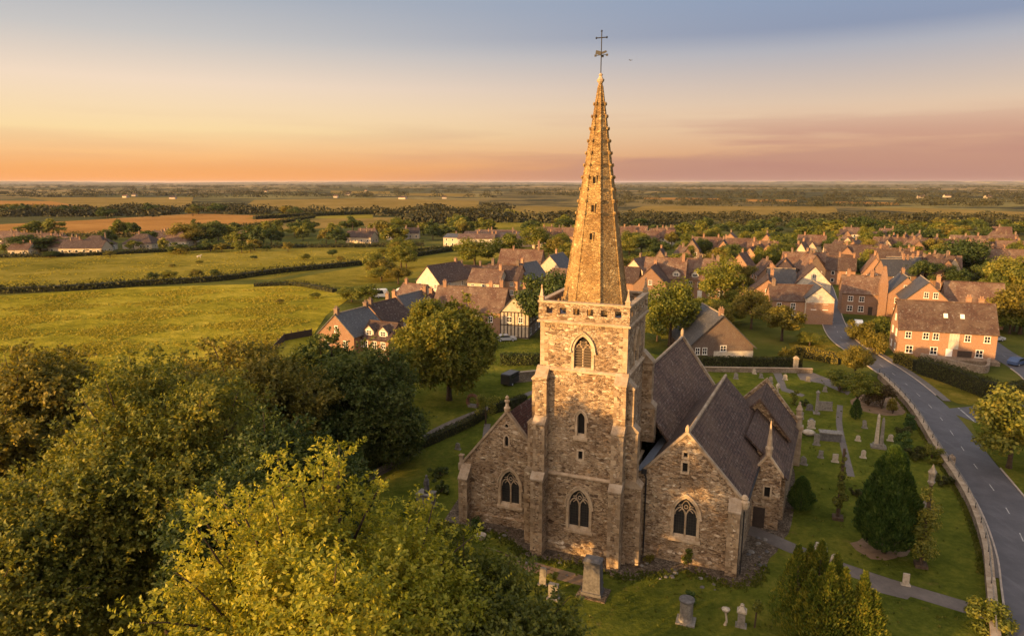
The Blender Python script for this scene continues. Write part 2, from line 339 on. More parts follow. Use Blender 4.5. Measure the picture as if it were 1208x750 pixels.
def m_leaf(name, c_dark, c_mid, c_light, trans=.35, patch=.35):
    m = bpy.data.materials.new(name); m.use_nodes = True; nt = m.node_tree; L = nt.links.new
    nt.nodes.remove(nt.nodes['Principled BSDF']); out = nt.nodes['Material Output']
    geo = nt.nodes.new('ShaderNodeNewGeometry'); oi = nt.nodes.new('ShaderNodeObjectInfo')
    nz = noise(nt, coords(nt), patch, 3)
    a = NN(nt, 'Math', operation='MULTIPLY_ADD'); L(geo.outputs['Random Per Island'], a.inputs[0]); a.inputs[1].default_value = .5; L(nz, a.inputs[2])
    a2 = NN(nt, 'Math', operation='MULTIPLY_ADD'); L(oi.outputs['Random'], a2.inputs[0]); a2.inputs[1].default_value = .22; L(a.outputs[0], a2.inputs[2])
    mr = NN(nt, 'MapRange'); L(a2.outputs[0], mr.inputs[0]); mr.inputs[1].default_value = .5; mr.inputs[2].default_value = 1.25
    col = ramp_node(nt, mr.outputs[0], [(0, c_dark), (.5, c_mid), (1, c_light)])
    d = NN(nt, 'BsdfDiffuse'); t = NN(nt, 'BsdfTranslucent'); g = NN(nt, 'BsdfGlossy', Roughness=.55)
    L(col, d.inputs[0]); L(mix_node(nt, 1.0, col, (1.25, 1.15, .6), 'MULTIPLY'), t.inputs[0]); g.inputs[0].default_value = (.5, .5, .45, 1)
    ms = NN(nt, 'MixShader'); ms.inputs[0].default_value = trans; L(d.outputs[0], ms.inputs[1]); L(t.outputs[0], ms.inputs[2])
    m2 = NN(nt, 'MixShader'); m2.inputs[0].default_value = .03; L(ms.outputs[0], m2.inputs[1]); L(g.outputs[0], m2.inputs[2]); L(m2.outputs[0], out.inputs[0])
    return m

M = {}
M['rubble'] = m_rubble('rubble_stone', [(0, (.11, .072, .046)), (.18, (.24, .16, .095)), (.38, (.47, .335, .195)), (.52, (.31, .225, .145)), (.70, (.54, .42, .275)), (.85, (.38, .28, .18)), (1, (.72, .62, .47))], cell=2.3, big=.6)
M['spire'] = m_rubble('spire_stone', [(0, (.25, .155, .058)), (.4, (.37, .24, .095)), (.8, (.44, .30, .125)), (1, (.54, .40, .19))], cell=2.6, mortar=(.24, .155, .07), big=.1)
M['ashlar'] = m_ashlar('dressed_stone', (.47, .37, .26), (.36, .275, .185))
M['buttress'] = m_ashlar('buttress_stone', (.43, .335, .225), (.19, .135, .085), bw=.95, bh=.46)
M['pale'] = m_ashlar('window_stone', (.50, .40, .285), (.44, .345, .235), bw=.5, bh=.4)
M['coping'] = m_ashlar('coping_stone', (.37, .30, .22), (.29, .23, .165), bw=.9, bh=.5)
M['church_roof'] = m_tiles('church_roof_tiles', (.135, .084, .066), (.058, .040, .036), bw=.42, bh=.32, moss=(.17, .115, .075), mossiness=.6, lichen=(.30, .26, .225))
M['aisle_roof'] = m_tiles('red_church_tiles', (.14, .055, .04), (.08, .035, .03), bw=.3, bh=.24, moss=(.1, .05, .035))
M['lead'] = m_plain('lead_flashing', (.20, .23, .29), .45, .3, 3, metal=.3)
M['iron'] = m_plain('black_iron', (.02, .02, .022), .5, .2)
M['dark'] = m_plain('opening_shade_black', (.012, .011, .010), .9, .2)  # flat near-black face standing in for shade inside slits, louvres and lucarnes
M['louvre'] = m_plain('oak_louvre', (.13, .095, .06), .8, .3, 6)
M['leaded'] = m_leaded('leaded_glass')
M['bark'] = m_plain('bark', (.075, .052, .035), .95, .5, 3, bumpd=.08)
M['tile_red'] = m_tiles('red_roof_tiles', (.175, .088, .058), (.115, .062, .045))
M['tile_brown'] = m_tiles('brown_roof_tiles', (.16, .088, .062), (.10, .062, .048))
M['tile_dark'] = m_tiles('dark_roof_tiles', (.10, .06, .048), (.065, .045, .04), moss=(.12, .08, .06))
M['slate'] = m_tiles('slate_roof', (.078, .080, .090), (.05, .052, .060), bw=.3, bh=.22, moss=(.11, .105, .1), rough=.55, spec=.45, lichen=(.22, .22, .22))
M['brick_or'] = m_brick('orange_brick', (.225, .098, .045), (.165, .072, .036), patch=(.25, .135, .068))
M['brick_red'] = m_brick('red_brick', (.245, .108, .052), (.175, .075, .040), patch=(.26, .15, .08))
M['brick_br'] = m_brick('brown_brick', (.12, .068, .045), (.08, .05, .036), patch=(.14, .085, .06))  # darkened to put the shade on the barn gable into the brick
M['white'] = m_plain('white_render', (.47, .42, .34), .85, .35, 1.2)
M['cream'] = m_plain('cream_render', (.44, .36, .26), .85, .3, 1.5)
M['frame'] = m_plain('white_paint', (.74, .72, .67), .5, .1)
M['timber'] = m_plain('black_timber', (.045, .032, .025), .8, .3, 4)
M['pane'] = m_glass('window_glass')
M['stone_wall'] = m_rubble('garden_wall_stone', [(0, (.17, .135, .105)), (.5, (.31, .25, .19)), (1, (.44, .37, .29))], cell=4.2, mortar=(.28, .235, .185))
M['grave'] = m_plain('weathered_stone', (.20, .185, .165), .9, .55, 3.5, bumpd=.03)
M['grave_pale'] = m_plain('pale_stone', (.38, .33, .26), .9, .4, 3.5, bumpd=.03)
M['grave_dark'] = m_plain('dark_stone', (.11, .105, .105), .85, .5, 3.5, bumpd=.03)
M['rust'] = m_plain('rusty_bronze', (.16, .085, .05), .7, .4, 4)
# ------------------------------------------------------------------ ground, fields, roads
def build_ground_material():
    m, nt, b = mat_new('far_ground'); L = nt.links.new; o = coords(nt)
    near = ramp_node(nt, noise(nt, o, .05, 8, .65), [(.35, (.03, .042, .008)), (.55, (.085, .09, .014)), (.72, (.15, .125, .028))])
    vo = NN(nt, 'TexVoronoi', Scale=.0021); L(coords(nt, (1, .55, 1), warp=60, wscale=.004), vo.inputs['Vector'])
    sep = NN(nt, 'SeparateColor'); L(vo.outputs['Color'], sep.inputs[0])
    fields = ramp_node(nt, sep.outputs[0], [(0, (.09, .085, .026)), (.32, (.055, .052, .018)), (.45, (.24, .17, .06)), (.6, (.10, .09, .03)), (.78, (.34, .23, .09)), (.9, (.15, .13, .04)), (1, (.26, .20, .07))])
    fields = mix_node(nt, ramp_node(nt, noise(nt, o, .006, 8, .7), [(.48, (0, 0, 0)), (.56, (1, 1, 1))]), fields, (.035, .034, .015))
    sx = nt.nodes.new('ShaderNodeVectorMath'); sx.operation = 'LENGTH'; L(o, sx.inputs[0])
    mr = NN(nt, 'MapRange'); L(sx.outputs['Value'], mr.inputs[0]); mr.inputs[1].default_value = 350; mr.inputs[2].default_value = 900
    L(mix_node(nt, mr.outputs[0], near, fields), b.inputs['Base Color']); b.inputs['Roughness'].default_value = .95; b.inputs['Specular IOR Level'].default_value = .05
    bump(nt, b, noise(nt, o, .9, 6, .7), .5); return m
def blotch(pts, amp, seed, n=3):
    amp = min(amp, .16)
    rnd = random.Random(seed); L = smooth_line(list(pts) + [pts[0]], n)[:-1]
    return [(p.x + rnd.uniform(-amp, amp), p.y + rnd.uniform(-amp, amp)) for p in L]
M['ground'] = build_ground_material()
M['meadow'] = m_grass('meadow_grass', (.085, .088, .010), (.25, .215, .022), (.44, .35, .055), patch=.028, blade=.30, bumpd=2.4, streak=(.55, 1, 1))
M['pasture'] = m_grass('pasture_grass', (.07, .070, .012), (.18, .15, .024), (.30, .235, .05), patch=.02, blade=.25, bumpd=1.6, streak=(.4, 1, 1))
M['wheat'] = m_grass('ripe_wheat', (.20, .10, .03), (.29, .15, .045), (.38, .21, .065), patch=.012, blade=.5, bumpd=1.0, streak=(.2, 1, 1), sheen=.0)
M['stubble'] = m_grass('dry_stubble', (.13, .095, .028), (.20, .14, .043), (.27, .19, .065), patch=.012, blade=.5, bumpd=1.0, streak=(.2, 1, 1), sheen=.0)
M['lawn'] = m_grass('churchyard_grass', (.030, .043, .007), (.082, .096, .014), (.175, .16, .026), patch=.13, blade=2.0, bumpd=.32, bare=(.13, .105, .03))
M['verge'] = m_grass('verge_grass', (.05, .055, .008), (.13, .11, .016), (.24, .17, .035), patch=.2, blade=2.0, bumpd=.3)
def m_asphalt(name, c, sc_=1.0):
    m, nt, b = mat_new(name); L = nt.links.new; o = coords(nt)
    col = ramp_node(nt, noise(nt, o, .35 * sc_, 7, .7), [(.3, tuple(x * .7 for x in c)), (.7, tuple(x * 1.3 for x in c))])
    col = mix_node(nt, ramp_node(nt, noise(nt, coords(nt, (1, .2, 1)), .8, 5, .7), [(.55, (0, 0, 0)), (.68, (.6, .6, .6))]), col, tuple(x * 1.6 for x in c))
    L(col, b.inputs['Base Color']); b.inputs['Roughness'].default_value = .7; b.inputs['Specular IOR Level'].default_value = .35
    bump(nt, b, noise(nt, o, 30, 3), .01); return m
M['asphalt'] = m_asphalt('asphalt', (.066, .064, .072))
M['path'] = m_asphalt('path_tarmac', (.105, .088, .078), 2)
M['kerb'] = m_plain('kerb_stone', (.36, .30, .25), .9, .3, 1.5)
M['paint'] = m_plain('road_paint', (.34, .33, .32), .8, .5, 2)
M['gravel'] = m_rubble('gravel', [(0, (.06, .045, .03)), (.5, (.14, .108, .078)), (1, (.28, .23, .175))], cell=5, mortar=(.05, .038, .022), big=.2, flat=1)
M['dirt'] = m_plain('bare_earth', (.19, .125, .075), .95, .4, 1.2, bumpd=.05)

struct(sheet('ground', [(-32000, -3000), (32000, -3000), (32000, 32000), (-32000, 32000)], 0.0, M['ground']))
sheet('meadow', gpts([(-700, 560), (-420, 352), (0, 349), (160, 339), (310, 335), (425, 343), (385, 372), (368, 398), (455, 436), (330, 480), (120, 540)]), .05, M['meadow'])
sheet('pasture', gpts([(-420, 347), (-250, 303), (0, 302), (120, 299), (230, 293), (330, 290), (440, 293), (560, 290), (470, 303), (320, 329), (160, 335), (0, 345)]), .05, M['pasture'])
sheet('pasture', gpts([(330, 331), (480, 305), (570, 293), (600, 296), (560, 318), (480, 330), (400, 340)]), .06, M['pasture'])
for k, (mat, pts) in enumerate([
    ('wheat', [(-150, 280), (20, 276), (120, 278), (215, 274), (330, 263), (368, 256), (230, 252), (100, 260), (-150, 272)]),
    ('stubble', [(215, 274), (300, 274), (480, 264), (492, 257), (375, 256)]),
    ('wheat', [(-150, 250), (0, 248), (112, 247), (120, 238), (0, 237), (-150, 238)]),
    ('stubble', [(115, 246), (225, 244), (228, 233), (30, 233)]),
    ('stubble', [(285, 246), (420, 251), (565, 246), (565, 237), (430, 234), (300, 236)]),
    ('pasture', [(290, 258), (330, 252), (440, 253), (440, 258)]),
    ('pasture', [(525, 275), (600, 277), (690, 274), (700, 264), (540, 262)]),
    ('stubble', [(590, 258), (700, 258), (706, 245), (605, 243)]),
    ('stubble', [(735, 250), (850, 255), (990, 252), (985, 244), (760, 243)]),
    ('stubble', [(1015, 246), (1110, 253), (1260, 262), (1260, 252), (1070, 245)]),
    ('pasture', [(770, 275), (850, 277), (850, 268), (780, 268)]),
    ('pasture', [(520, 254), (620, 252), (600, 246), (530, 247)]),
    ('wheat', [(760, 235), (850, 237), (850, 234), (760, 233)]),
    ('wheat', [(980, 240), (1060, 242), (1060, 239), (985, 238)]),
    ('wheat', [(880, 238), (940, 239), (940, 236), (880, 235)]),
    ('stubble', [(390, 228), (460, 229), (460, 226), (390, 225)]),
    ('stubble', [(480, 231), (560, 232), (560, 229), (480, 228)]),
]):
    sheet({'wheat': 'wheat_field', 'stubble': 'stubble_field', 'pasture': 'pasture'}[mat], gpts(pts), .08 + .004 * k, M[mat])
sheet('lawn', gpts([(380, 800), (330, 640), (470, 440), (560, 400), (700, 400), (830, 432), (960, 434), (1042, 446), (1075, 482), (1118, 541), (1158, 600), (1183, 660), (1192, 720), (1192, 830)]), .03, M['lawn'])
sheet('verge', gpts([(1018, 418), (1060, 420), (1170, 470), (1180, 481), (1130, 476), (1085, 456), (1040, 426)]), .034, M['verge'])
sheet('verge', gpts([(1146, 500), (1170, 494), (1300, 500), (1330, 640), (1215, 596), (1168, 537)]), .034, M['lawn'])
sheet('verge', gpts([(930, 405), (975, 398), (1000, 420), (1000, 430), (940, 425)]), .034, M['verge'])
# long strip of lawn in verge grass round the trees in the village
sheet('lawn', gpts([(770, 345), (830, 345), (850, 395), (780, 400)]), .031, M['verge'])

ROAD = offset_line(smooth_line([(18, 8), (28, 22), (36.2, 38), (43.0, 49), (47.6, 56.5), (52.4, 66.4), (57.3, 79.8), (63.6, 97), (67.9, 114), (70.2, 129), (72.6, 145), (80.4, 167), (93.5, 198.6), (108, 236), (118, 275), (122, 330)]), -.45)
struct(strip(ROAD, -2.52, 2.52, .045).build('road', M['asphalt']))
SIDE = smooth_line([(65.5, 95.5), (70, 96.6), (76, 98), (84, 103), (91, 112), (95, 122), (98, 134), (104, 150)])
struct(strip(SIDE, -2.9, 2.9, .041).build('side_road', M['asphalt']))
def kerb_run(L, d, i0, i1, w=.16):
    return struct(strip(L[i0:i1], d - w / 2, d + w / 2, 0.0, .14).build('kerb', M['kerb']))
kerb_run(ROAD, -2.61, 6, 80); kerb_run(ROAD, 2.61, 6, 36); kerb_run(ROAD, 2.61, 45, 80)
kerb_run(SIDE, -2.98, 7, 30); kerb_run(SIDE, 2.98, 7, 30)
struct(strip(ROAD[20:46], -3.2, -2.7, .12).build('pavement', M['path']))
struct(strip(ROAD[44:66], 2.7, 3.8, .12).build('pavement', M['path']))
dm = MB()
def dashes(L, d, w, on, off, skip=0):
    acc = 0.0
    for i in range(skip, len(L) - 1):
        a, b = L[i], L[i + 1]; n = max(1, int((b - a).length / .5))
        for k in range(n):
            p, q = a.lerp(b, k / n), a.lerp(b, (k + 1) / n)
            if acc % (on + off) < on:
                t = (q - p).normalized(); r = Vector((t.y, -t.x, 0)); z = Vector((0, 0, .05))
                dm.face([p + r * (d - w) + z, p + r * (d + w) + z, q + r * (d + w) + z, q + r * (d - w) + z])
            acc += (q - p).length
dashes(ROAD, 0, .05, 1.6, 4.4); dashes(SIDE, 0, .05, 1.6, 3.0, 10)
dashes([Vector((66.1, 92.6, 0)), Vector((67.9, 99.5, 0))], 0, .1, .6, .4)
struct(dm.build('road_markings', M['paint']))
PATH = smooth_line([(22.0, 63.4), (24.2, 61.0), (27.5, 57.0), (31.5, 53.2), (35.5, 50.2), (39.2, 47.6)])
struct(strip(PATH, -.95, .95, .04).build('path', M['path']))
PATH2 = smooth_line(gpts([(418, 573), (470, 545), (510, 510), (560, 487), (610, 470), (655, 455), (760, 440)]))
struct(strip(PATH2, -.6, .6, .036).build('path', M['path']))
PATH3 = smooth_line(gpts([(575, 500), (570, 525), (548, 545)])); struct(strip(PATH3, -.45, .45, .04).build('path', M['path']))
PATH4 = smooth_line(gpts([(991, 478), (990, 500), (996, 530), (1004, 562)])); struct(strip(PATH4, -.4, .4, .036).build('path', M['path']))
sheet('path', gpts([(912, 440), (922, 440), (928, 458), (950, 466), (946, 468), (922, 461)]), .036, M['path'])
sheet('path', gpts([(940, 441), (955, 438), (985, 450), (1004, 462), (1000, 466), (968, 452), (944, 448)]), .038, M['path'])
sheet('path', gpts([(1022, 688), (1045, 690), (1076, 702), (1070, 707), (1030, 697)]), .036, M['path'])
sheet('dirt_patch', blotch(gpts([(1002, 641), (1030, 634), (1074, 642), (1068, 655), (1030, 660)]), .2, 6), .034, M['dirt'])
sheet('dirt_patch', blotch(gpts([(1003, 472), (1020, 465), (1060, 470), (1068, 486), (1045, 490), (1010, 482)]), .2, 7), .034, M['dirt'])
CH = Matrix.Translation((7.6, 61.35, 0)) @ Matrix.Rotation(R(-21.5), 4, 'Z')
def CW(x, y, z=0): return CH @ Vector((x, y, z))
struct(sheet('gravel_bed', blotch([CW(*p) for p in [(-14.2, -3.6), (-12.5, -4.0), (-8, -3.6), (-5.6, -5.4), (-4.6, -6.7), (0, -6.0), (4.8, -6.7), (7, -5.2), (10, -3.6), (13.4, -4.4), (15.5, -3.2), (16.2, 0), (17.5, 5), (18.5, 12), (18.5, 26), (14, 26), (-14.5, 15)]], .35, 3), .036, M['gravel']))
struct(sheet('dirt_patch', blotch([CW(*p) for p in [(-9, -6.2), (-6, -6.8), (-5, -8), (-2, -8.6), (2, -8.8), (3, -7.8), (-3, -7)]], .3, 5), .033, M['dirt']))
lw = MB(); 
# ------------------------------------------------------------------ the church
church = thing('church', 'old rubble stone church with tall spire, buttressed tower and dark tiled roofs', 'church', (7.6, 61.35, 0), R(-21.5))
X3, Y3, Z3 = Vector((1, 0, 0)), Vector((0, 1, 0)), Vector((0, 0, 1))
def SH(x, y, z): return Vector((x + .08 * (y + 2), y, z))
def arch(cx, zs, apex, hw, n=8, k=1.75):
    r = k * hw; phi = math.acos((r - hw) / r); zp = apex - r * math.sin(phi)
    p = [(cx - hw, zs), (cx + hw, zs)]
    p += [(cx + hw - r + r * math.cos(phi * i / n), zp + r * math.sin(phi * i / n)) for i in range(n + 1)]
    p += [(cx - hw + r - r * math.cos(phi * i / n), zp + r * math.sin(phi * i / n)) for i in range(n - 1, -1, -1)]
    return p
def rect(cx, zs, zt, hw): return [(cx - hw, zs), (cx + hw, zs), (cx + hw, zt), (cx - hw, zt)]
def ring(mb, P, inner, outer, d0, d1, din):
    n = len(inner)
    for i in range(n):
        j = (i + 1) % n; a, b, c, d = inner[i], inner[j], outer[j], outer[i]
        mb.face([P(*a, d1), P(*d, d1), P(*c, d1), P(*b, d1)][::-1])
        mb.face([P(*d, d1), P(*d, d0), P(*c, d0), P(*c, d1)][::-1])
        mb.face([P(*a, din), P(*a, d1), P(*b, d1), P(*b, din)][::-1])
def gothic(o, ux, no, cx, zs, apex, hw, kind='tracery', rim=.26, parent=None):
    o, ux, no = Vector(o), Vector(ux), Vector(no); P = lambda x, z, d=0.0: o + ux * x + Z3 * z + no * d
    inn, out = arch(cx, zs, apex, hw), arch(cx, zs - .02, apex + rim * 1.15, hw + rim)
    mb = MB(); ring(mb, P, inn, out, -.02, .07, -.42)
    s = hw + rim + .12
    mb.hexa([P(cx - s, zs - .34, -.02), P(cx + s, zs - .34, -.02), P(cx + s, zs - .34, .16), P(cx - s, zs - .34, .16), P(cx - s, zs - .02, -.02), P(cx + s, zs - .02, -.02), P(cx + s, zs - .10, .16), P(cx - s, zs - .10, .16)])
    # sloping inner sill
    mb.face([P(cx - hw, zs, .07), P(cx + hw, zs, .07), P(cx + hw, zs + .22, -.30), P(cx - hw, zs + .22, -.30)])
    w = mb.build('window', M['pale'], parent or church)
    hm = MB(); h1, h2 = arch(cx, zs, apex + rim * 1.15 + .01, hw + rim + .01)[2:], arch(cx, zs, apex + rim * 1.15 + .16, hw + rim + .13)[2:]
    for i in range(len(h1) - 1):
        q = [h1[i], h1[i + 1], h2[i + 1], h2[i]]; hm.hexa([P(*p, -.02) for p in q] + [P(*p, .19) for p in q])
    for e in (0, -1):
        m = ((h1[e][0] + h2[e][0]) / 2, h1[e][1]); hm.hexa([P(m[0] + a, m[1] - .16 + b, d) for d in (-.02, .24) for a, b in ((-.12, 0), (.12, 0), (.12, .18), (-.12, .18))])
    hm.build('hood_mould', M['pale'], w)
    dz = -.30
    g = MB(); g.face([P(*p, dz) for p in inn][::1]); g.build('glass', M['leaded' if kind == 'tracery' else 'dark'], w)  # louvre and slit kinds get a near-black face for the unlit inside
    t = MB(); r = 1.75 * hw; phi = math.acos((r - hw) / r); zp = apex - r * math.sin(phi); H = apex - zp
    b = .075
    def bar(pts, w_=b, d=-.2): t.tube([P(*p, d) for p in pts], w_, 4)
    if kind == 'slit':
        return w
    bar([(cx, zs + .1), (cx, zp + .02)], .085)
    for sgn in (-1, 1):      # two lights with pointed heads, then the reticulated head
        c = cx + sgn * hw / 2; pts = arch(c, zs, zp + H * .36, hw / 2 - .02, 5)[2:]
        bar(pts)
        if kind == 'tracery':
            bar([(cx, zp + H * .02), (cx + sgn * hw * .30, zp + H * .30), (cx + sgn * hw * .36, zp + H * .52), (cx + sgn * hw * .16, zp + H * .74), (cx, zp + H * .80)], .055)
            bar([(cx + sgn * hw * .36, zp + H * .50), (cx + sgn * hw * .66, zp + H * .46)], .05)
            bar([(cx + sgn * hw * .30, zp + H * .30), (cx + sgn * hw * .62, zp + H * .10)], .05)
        else:
            bar([(cx, zp), (cx + sgn * hw * .34, zp + H * .40), (cx + sgn * hw * .30, zp + H * .62)], .06)
    if kind == 'tracery':
        bar([(cx + hw * .17 * math.cos(a), zp + H * .42 + hw * .17 * math.sin(a)) for a in (2 * math.pi * i / 8 for i in range(9))], .045)
    t.build('tracery', M['pale'], w)
    if kind == 'louvre':
        lv = MB(); z = zs + .25
        while z < apex - .35:
            f = min(1.0, max(.1, (apex - z) / (apex - zp) * 1.1)) if z > zp else 1.0
            x = hw * f * .96
            lv.hexa([P(cx - x, z, -.28), P(cx + x, z, -.28), P(cx + x, z - .10, -.10), P(cx - x, z - .10, -.10), P(cx - x, z + .04, -.28), P(cx + x, z + .04, -.28), P(cx + x, z - .06, -.10), P(cx - x, z - .06, -.10)]); z += .24
        lv.build('louvres', M['louvre'], w)
    return w
def slit(o, ux, no, cx, zs, zt, hw, pointed=False, rim=.16, parent=None):
    o, ux, no = Vector(o), Vector(ux), Vector(no); P = lambda x, z, d=0.0: o + ux * x + Z3 * z + no * d
    inn = arch(cx, zs, zt, hw, 4) if pointed else rect(cx, zs, zt, hw)
    out = arch(cx, zs - rim, zt + rim * 1.2, hw + rim, 4) if pointed else rect(cx, zs - rim, zt + rim, hw + rim)
    mb = MB(); ring(mb, P, inn, out, -.02, .05, -.35); w = mb.build('window', M['pale'], parent or church)
    g = MB(); g.face([P(*p, -.25) for p in inn]); g.build('glass', M['dark'], w); return w

# tower: three stages, each a little narrower
tw = MB()
def stage(mb, h, z0, z1, fr=(), rt=()):
    q = lambda holes: [[(x + h, z) for x, z in hh] for hh in holes]
    o4 = [(0, z0), (2 * h, z0), (2 * h, z1), (0, z1)]
    mb.holed((-h, -h, 0), X3, Z3, o4, q(fr)); mb.holed((h, -h, 0), Y3, Z3, o4, q(rt)); mb.holed((h, h, 0), -X3, Z3, o4, []); mb.holed((-h, h, 0), -Y3, Z3, o4, [])
    mb.face([(-h, -h, z1), (h, -h, z1), (h, h, z1), (-h, h, z1)])
H1, H2, H3 = 4.12, 4.0, 3.9
stage(tw, H1, .9, 7.6, [arch(0, 2.45, 6.35, .95)])
stage(tw, H2, 7.6, 17.4, [arch(0, 11.35, 13.6, .34), rect(0, 9.2, 10.0, .2)])
stage(tw, H3, 17.4, 21.9, [arch(0, 17.55, 20.5, .78)], [arch(0, 17.55, 20.5, .78)])
tower = tw.build('tower', M['rubble'], church)
pl = MB(); pl.box(-H1 - .28, H1 + .28, -H1 - .28, H1 + .28, 0, .75); pl.box(-H1 - .28, H1 + .28, -H1 - .28, H1 + .28, .75, .95, (-H1 - .02, H1 + .02, -H1 - .02, H1 + .02)); pl.build('plinth', M['rubble'], church)
gothic((0, -H1, 0), X3, -Y3, 0, 2.45, 6.35, .95)
gothic((0, -H2, 0), X3, -Y3, 0, 11.35, 13.6, .34, 'slit', .2)
slit((0, -H2, 0), X3, -Y3, 0, 9.2, 10.0, .2)
gothic((0, -H3, 0), X3, -Y3, 0, 17.55, 20.5, .78, 'louvre', .24)
gothic((H3, 0, 0), Y3, X3, 0, 17.55, 20.5, .78, 'louvre', .24)
for h, z, e, t in ((H1, 7.48, .16, .24), (H2, 17.28, .17, .25), (H3, 21.55, .26, .3)):
    s = MB(); s.box(-h - e, h + e, -h - e, h + e, z, z + t * .5); s.box(-h - e, h + e, -h - e, h + e, z + t * .5, z + t, (-h + .05, h - .05, -h + .05, h - .05)); s.build('string_course', M['ashlar'], church)
# dressed corner stones standing a touch proud
qns = {}; z = 8.0; k = 0
while z < 21.4:
    h = H2 if z < 17.2 else H3
    if not 16.9 < z < 17.6:
        for sx in (-1, 1):
            for sy in (-1,) + ((1,) if sx > 0 else ()):
                a, b = (.75, .38) if k % 2 else (.38, .75)
                x0, x1 = sorted((sx * (h + .018), sx * (h - a))); y0, y1 = sorted((sy * (h + .018), sy * (h - b)))
                qns.setdefault((sx, sy), MB()).box(x0, x1, y0, y1, z, z + .36)
    z += .385; k += 1
for qn in qns.values(): qn.build('corner_stones', M['ashlar'], church)
# parapet pierced with square openings
PZ0, PZ1, PO, PI = 21.85, 23.3, 4.05, 3.72
holes = [rect(-3.05 + i * 1.22, 22.35, 22.92, .28) for i in range(6)]
pp = MB()
for (o, u, no) in (((0, -PO, 0), X3, -Y3), ((PO, 0, 0), Y3, X3), ((0, PO, 0), -X3, Y3), ((-PO, 0, 0), -Y3, -X3)):
    o = Vector(o); u = Vector(u); no = Vector(no)
    pp.holed(o, u, Z3, [(-PO, PZ0), (PO, PZ0), (PO, PZ1), (-PO, PZ1)], holes, PO - PI)
    pp.holed(o - no * (PO - PI), -u, Z3, [(-PI, PZ0), (PI, PZ0), (PI, PZ1), (-PI, PZ1)], [[(-x, z) for x, z in reversed(hh)] for hh in holes])
pp.build('parapet', M['rubble'], church)
cp = MB()
for a in (0, 1, 2, 3):
    c, s = (1, 0, -1, 0)[a], (0, 1, 0, -1)[a]
    q = [(-PO - .06, -PO - .08), (PO + .06, -PO - .08), (PI - .06, -PI + .07), (-PI + .06, -PI + .07)]
    q = [(x * c - y * s, x * s + y * c) for x, y in q]
    cp.hexa([(x, y, PZ1) for x, y in q] + [(x, y, PZ1 + .16) for x, y in q])
cp.build('coping', M['ashlar'], church)
fl = MB(); fl.face([(-PI, -PI, 22.05), (PI, -PI, 22.05), (PI, PI, 22.05), (-PI, PI, 22.05)]); fl.build('tower_roof', M['lead'], church)
for sx in (-1, 1):
    for sy in (-1, 1):
        p = MB(); c = PO - .22; x, y = sx * c, sy * c; r = R(45)
        p.lathe(x, y, [(.28, PZ1 + .12), (.28, PZ1 + .42), (.33, PZ1 + .45), (.33, PZ1 + .52), (.21, PZ1 + .57), (.06, PZ1 + 1.3), (.10, PZ1 + 1.35), (.10, PZ1 + 1.42), (.03, PZ1 + 1.55)], 4, r); p.build('pinnacle', M['ashlar'], church)
# spire
SR, SZ0, SZ1 = 3.05, 22.2, 42.0
def spr(z): return SR + (.16 - SR) * (z - SZ0) / (SZ1 - SZ0)
sp = MB(); sp.lathe(0, 0, [(spr(SZ0 + (SZ1 - SZ0) * i / 14), SZ0 + (SZ1 - SZ0) * i / 14) for i in range(15)], 8, R(22.5)); spire = sp.build('spire', M['spire'], church)
rb = MB()
for k in range(8):
    a = R(22.5 + 45 * k); rb.tube([(math.cos(a) * spr(SZ0), math.sin(a) * spr(SZ0), SZ0), (math.cos(a) * spr(SZ1 - .3), math.sin(a) * spr(SZ1 - .3), SZ1 - .3)], [.075, .04], 6)
rb.build('rib', M['spire'], spire)
for k in range(8):
    a = R(22.5 + 45 * k)
    for i in range(10):
        z = 30.9 + i * 1.03; r = spr(z) + .10; x, y = math.cos(a) * r, math.sin(a) * r
        s = .125 - .004 * i
        ck = MB(); ck.lathe(x, y, [(.03, z - .12), (s, z), (s * .9, z + .10), (.03, z + .2)], 5, a); ck.build('crocket', M['spire'], spire)
for ang, z in ((-90, 29.0), (-90, 31.4), (-90, 33.8)):
    a = R(ang); ap = spr(z) * math.cos(R(22.5)); u = Vector((-math.sin(a), math.cos(a), 0)); no = Vector((math.cos(a), math.sin(a), 0)); o = no * (ap + .03)
    P = lambda x, zz, d: o + u * x + Z3 * zz + no * d
    l = MB(); inn = rect(0, z - .32, z + .26, .12); out = rect(0, z - .42, z + .38, .2); ring(l, lambda x, zz, d=0: P(x, zz, d), inn, out, -.3, .1, -.05)
    lo = l.build('lucarne', M['spire'], spire); g = MB(); g.face([P(*p, .02) for p in inn]); g.build('opening_shade', M['dark'], lo)
fi = MB(); fi.lathe(0, 0, [(.17, SZ1 - .1), (.3, SZ1 + .05), (.34, SZ1 + .2), (.2, SZ1 + .34), (.12, SZ1 + .5), (.2, SZ1 + .6), (.05, SZ1 + .75)], 8); fi.build('finial', M['ashlar'], spire)
cr = MB(); zt = SZ1 + 4.1; cr.tube([(0, 0, SZ1 + .5), (0, 0, zt)], .045, 6); cr.tube([(-.42, 0, zt - .5), (.42, 0, zt - .5)], .045, 6)
for p in ((-.45, 0, zt - .5), (.45, 0, zt - .5), (0, 0, zt + .03)): cr.lathe(p[0], p[1], [(.02, p[2] - .1), (.1, p[2]), (.02, p[2] + .1)], 6)
cross = cr.build('cross', M['iron'], church)
wv = MB(); z = SZ1 + 2.2
wv.tube([(-.5, 0, z), (.5, 0, z)], .03, 5); wv.tube([(0, -.5, z), (0, .5, z)], .03, 5)
wv.prism([(-.52, -.015, z + .12), (-.22, -.015, z + .04), (.2, -.015, z + .10), (.5, -.015, z + .22), (.42, -.015, z + .36), (.05, -.015, z + .26), (-.2, -.015, z + .36), (-.46, -.015, z + .42)], (0, .03, 0))
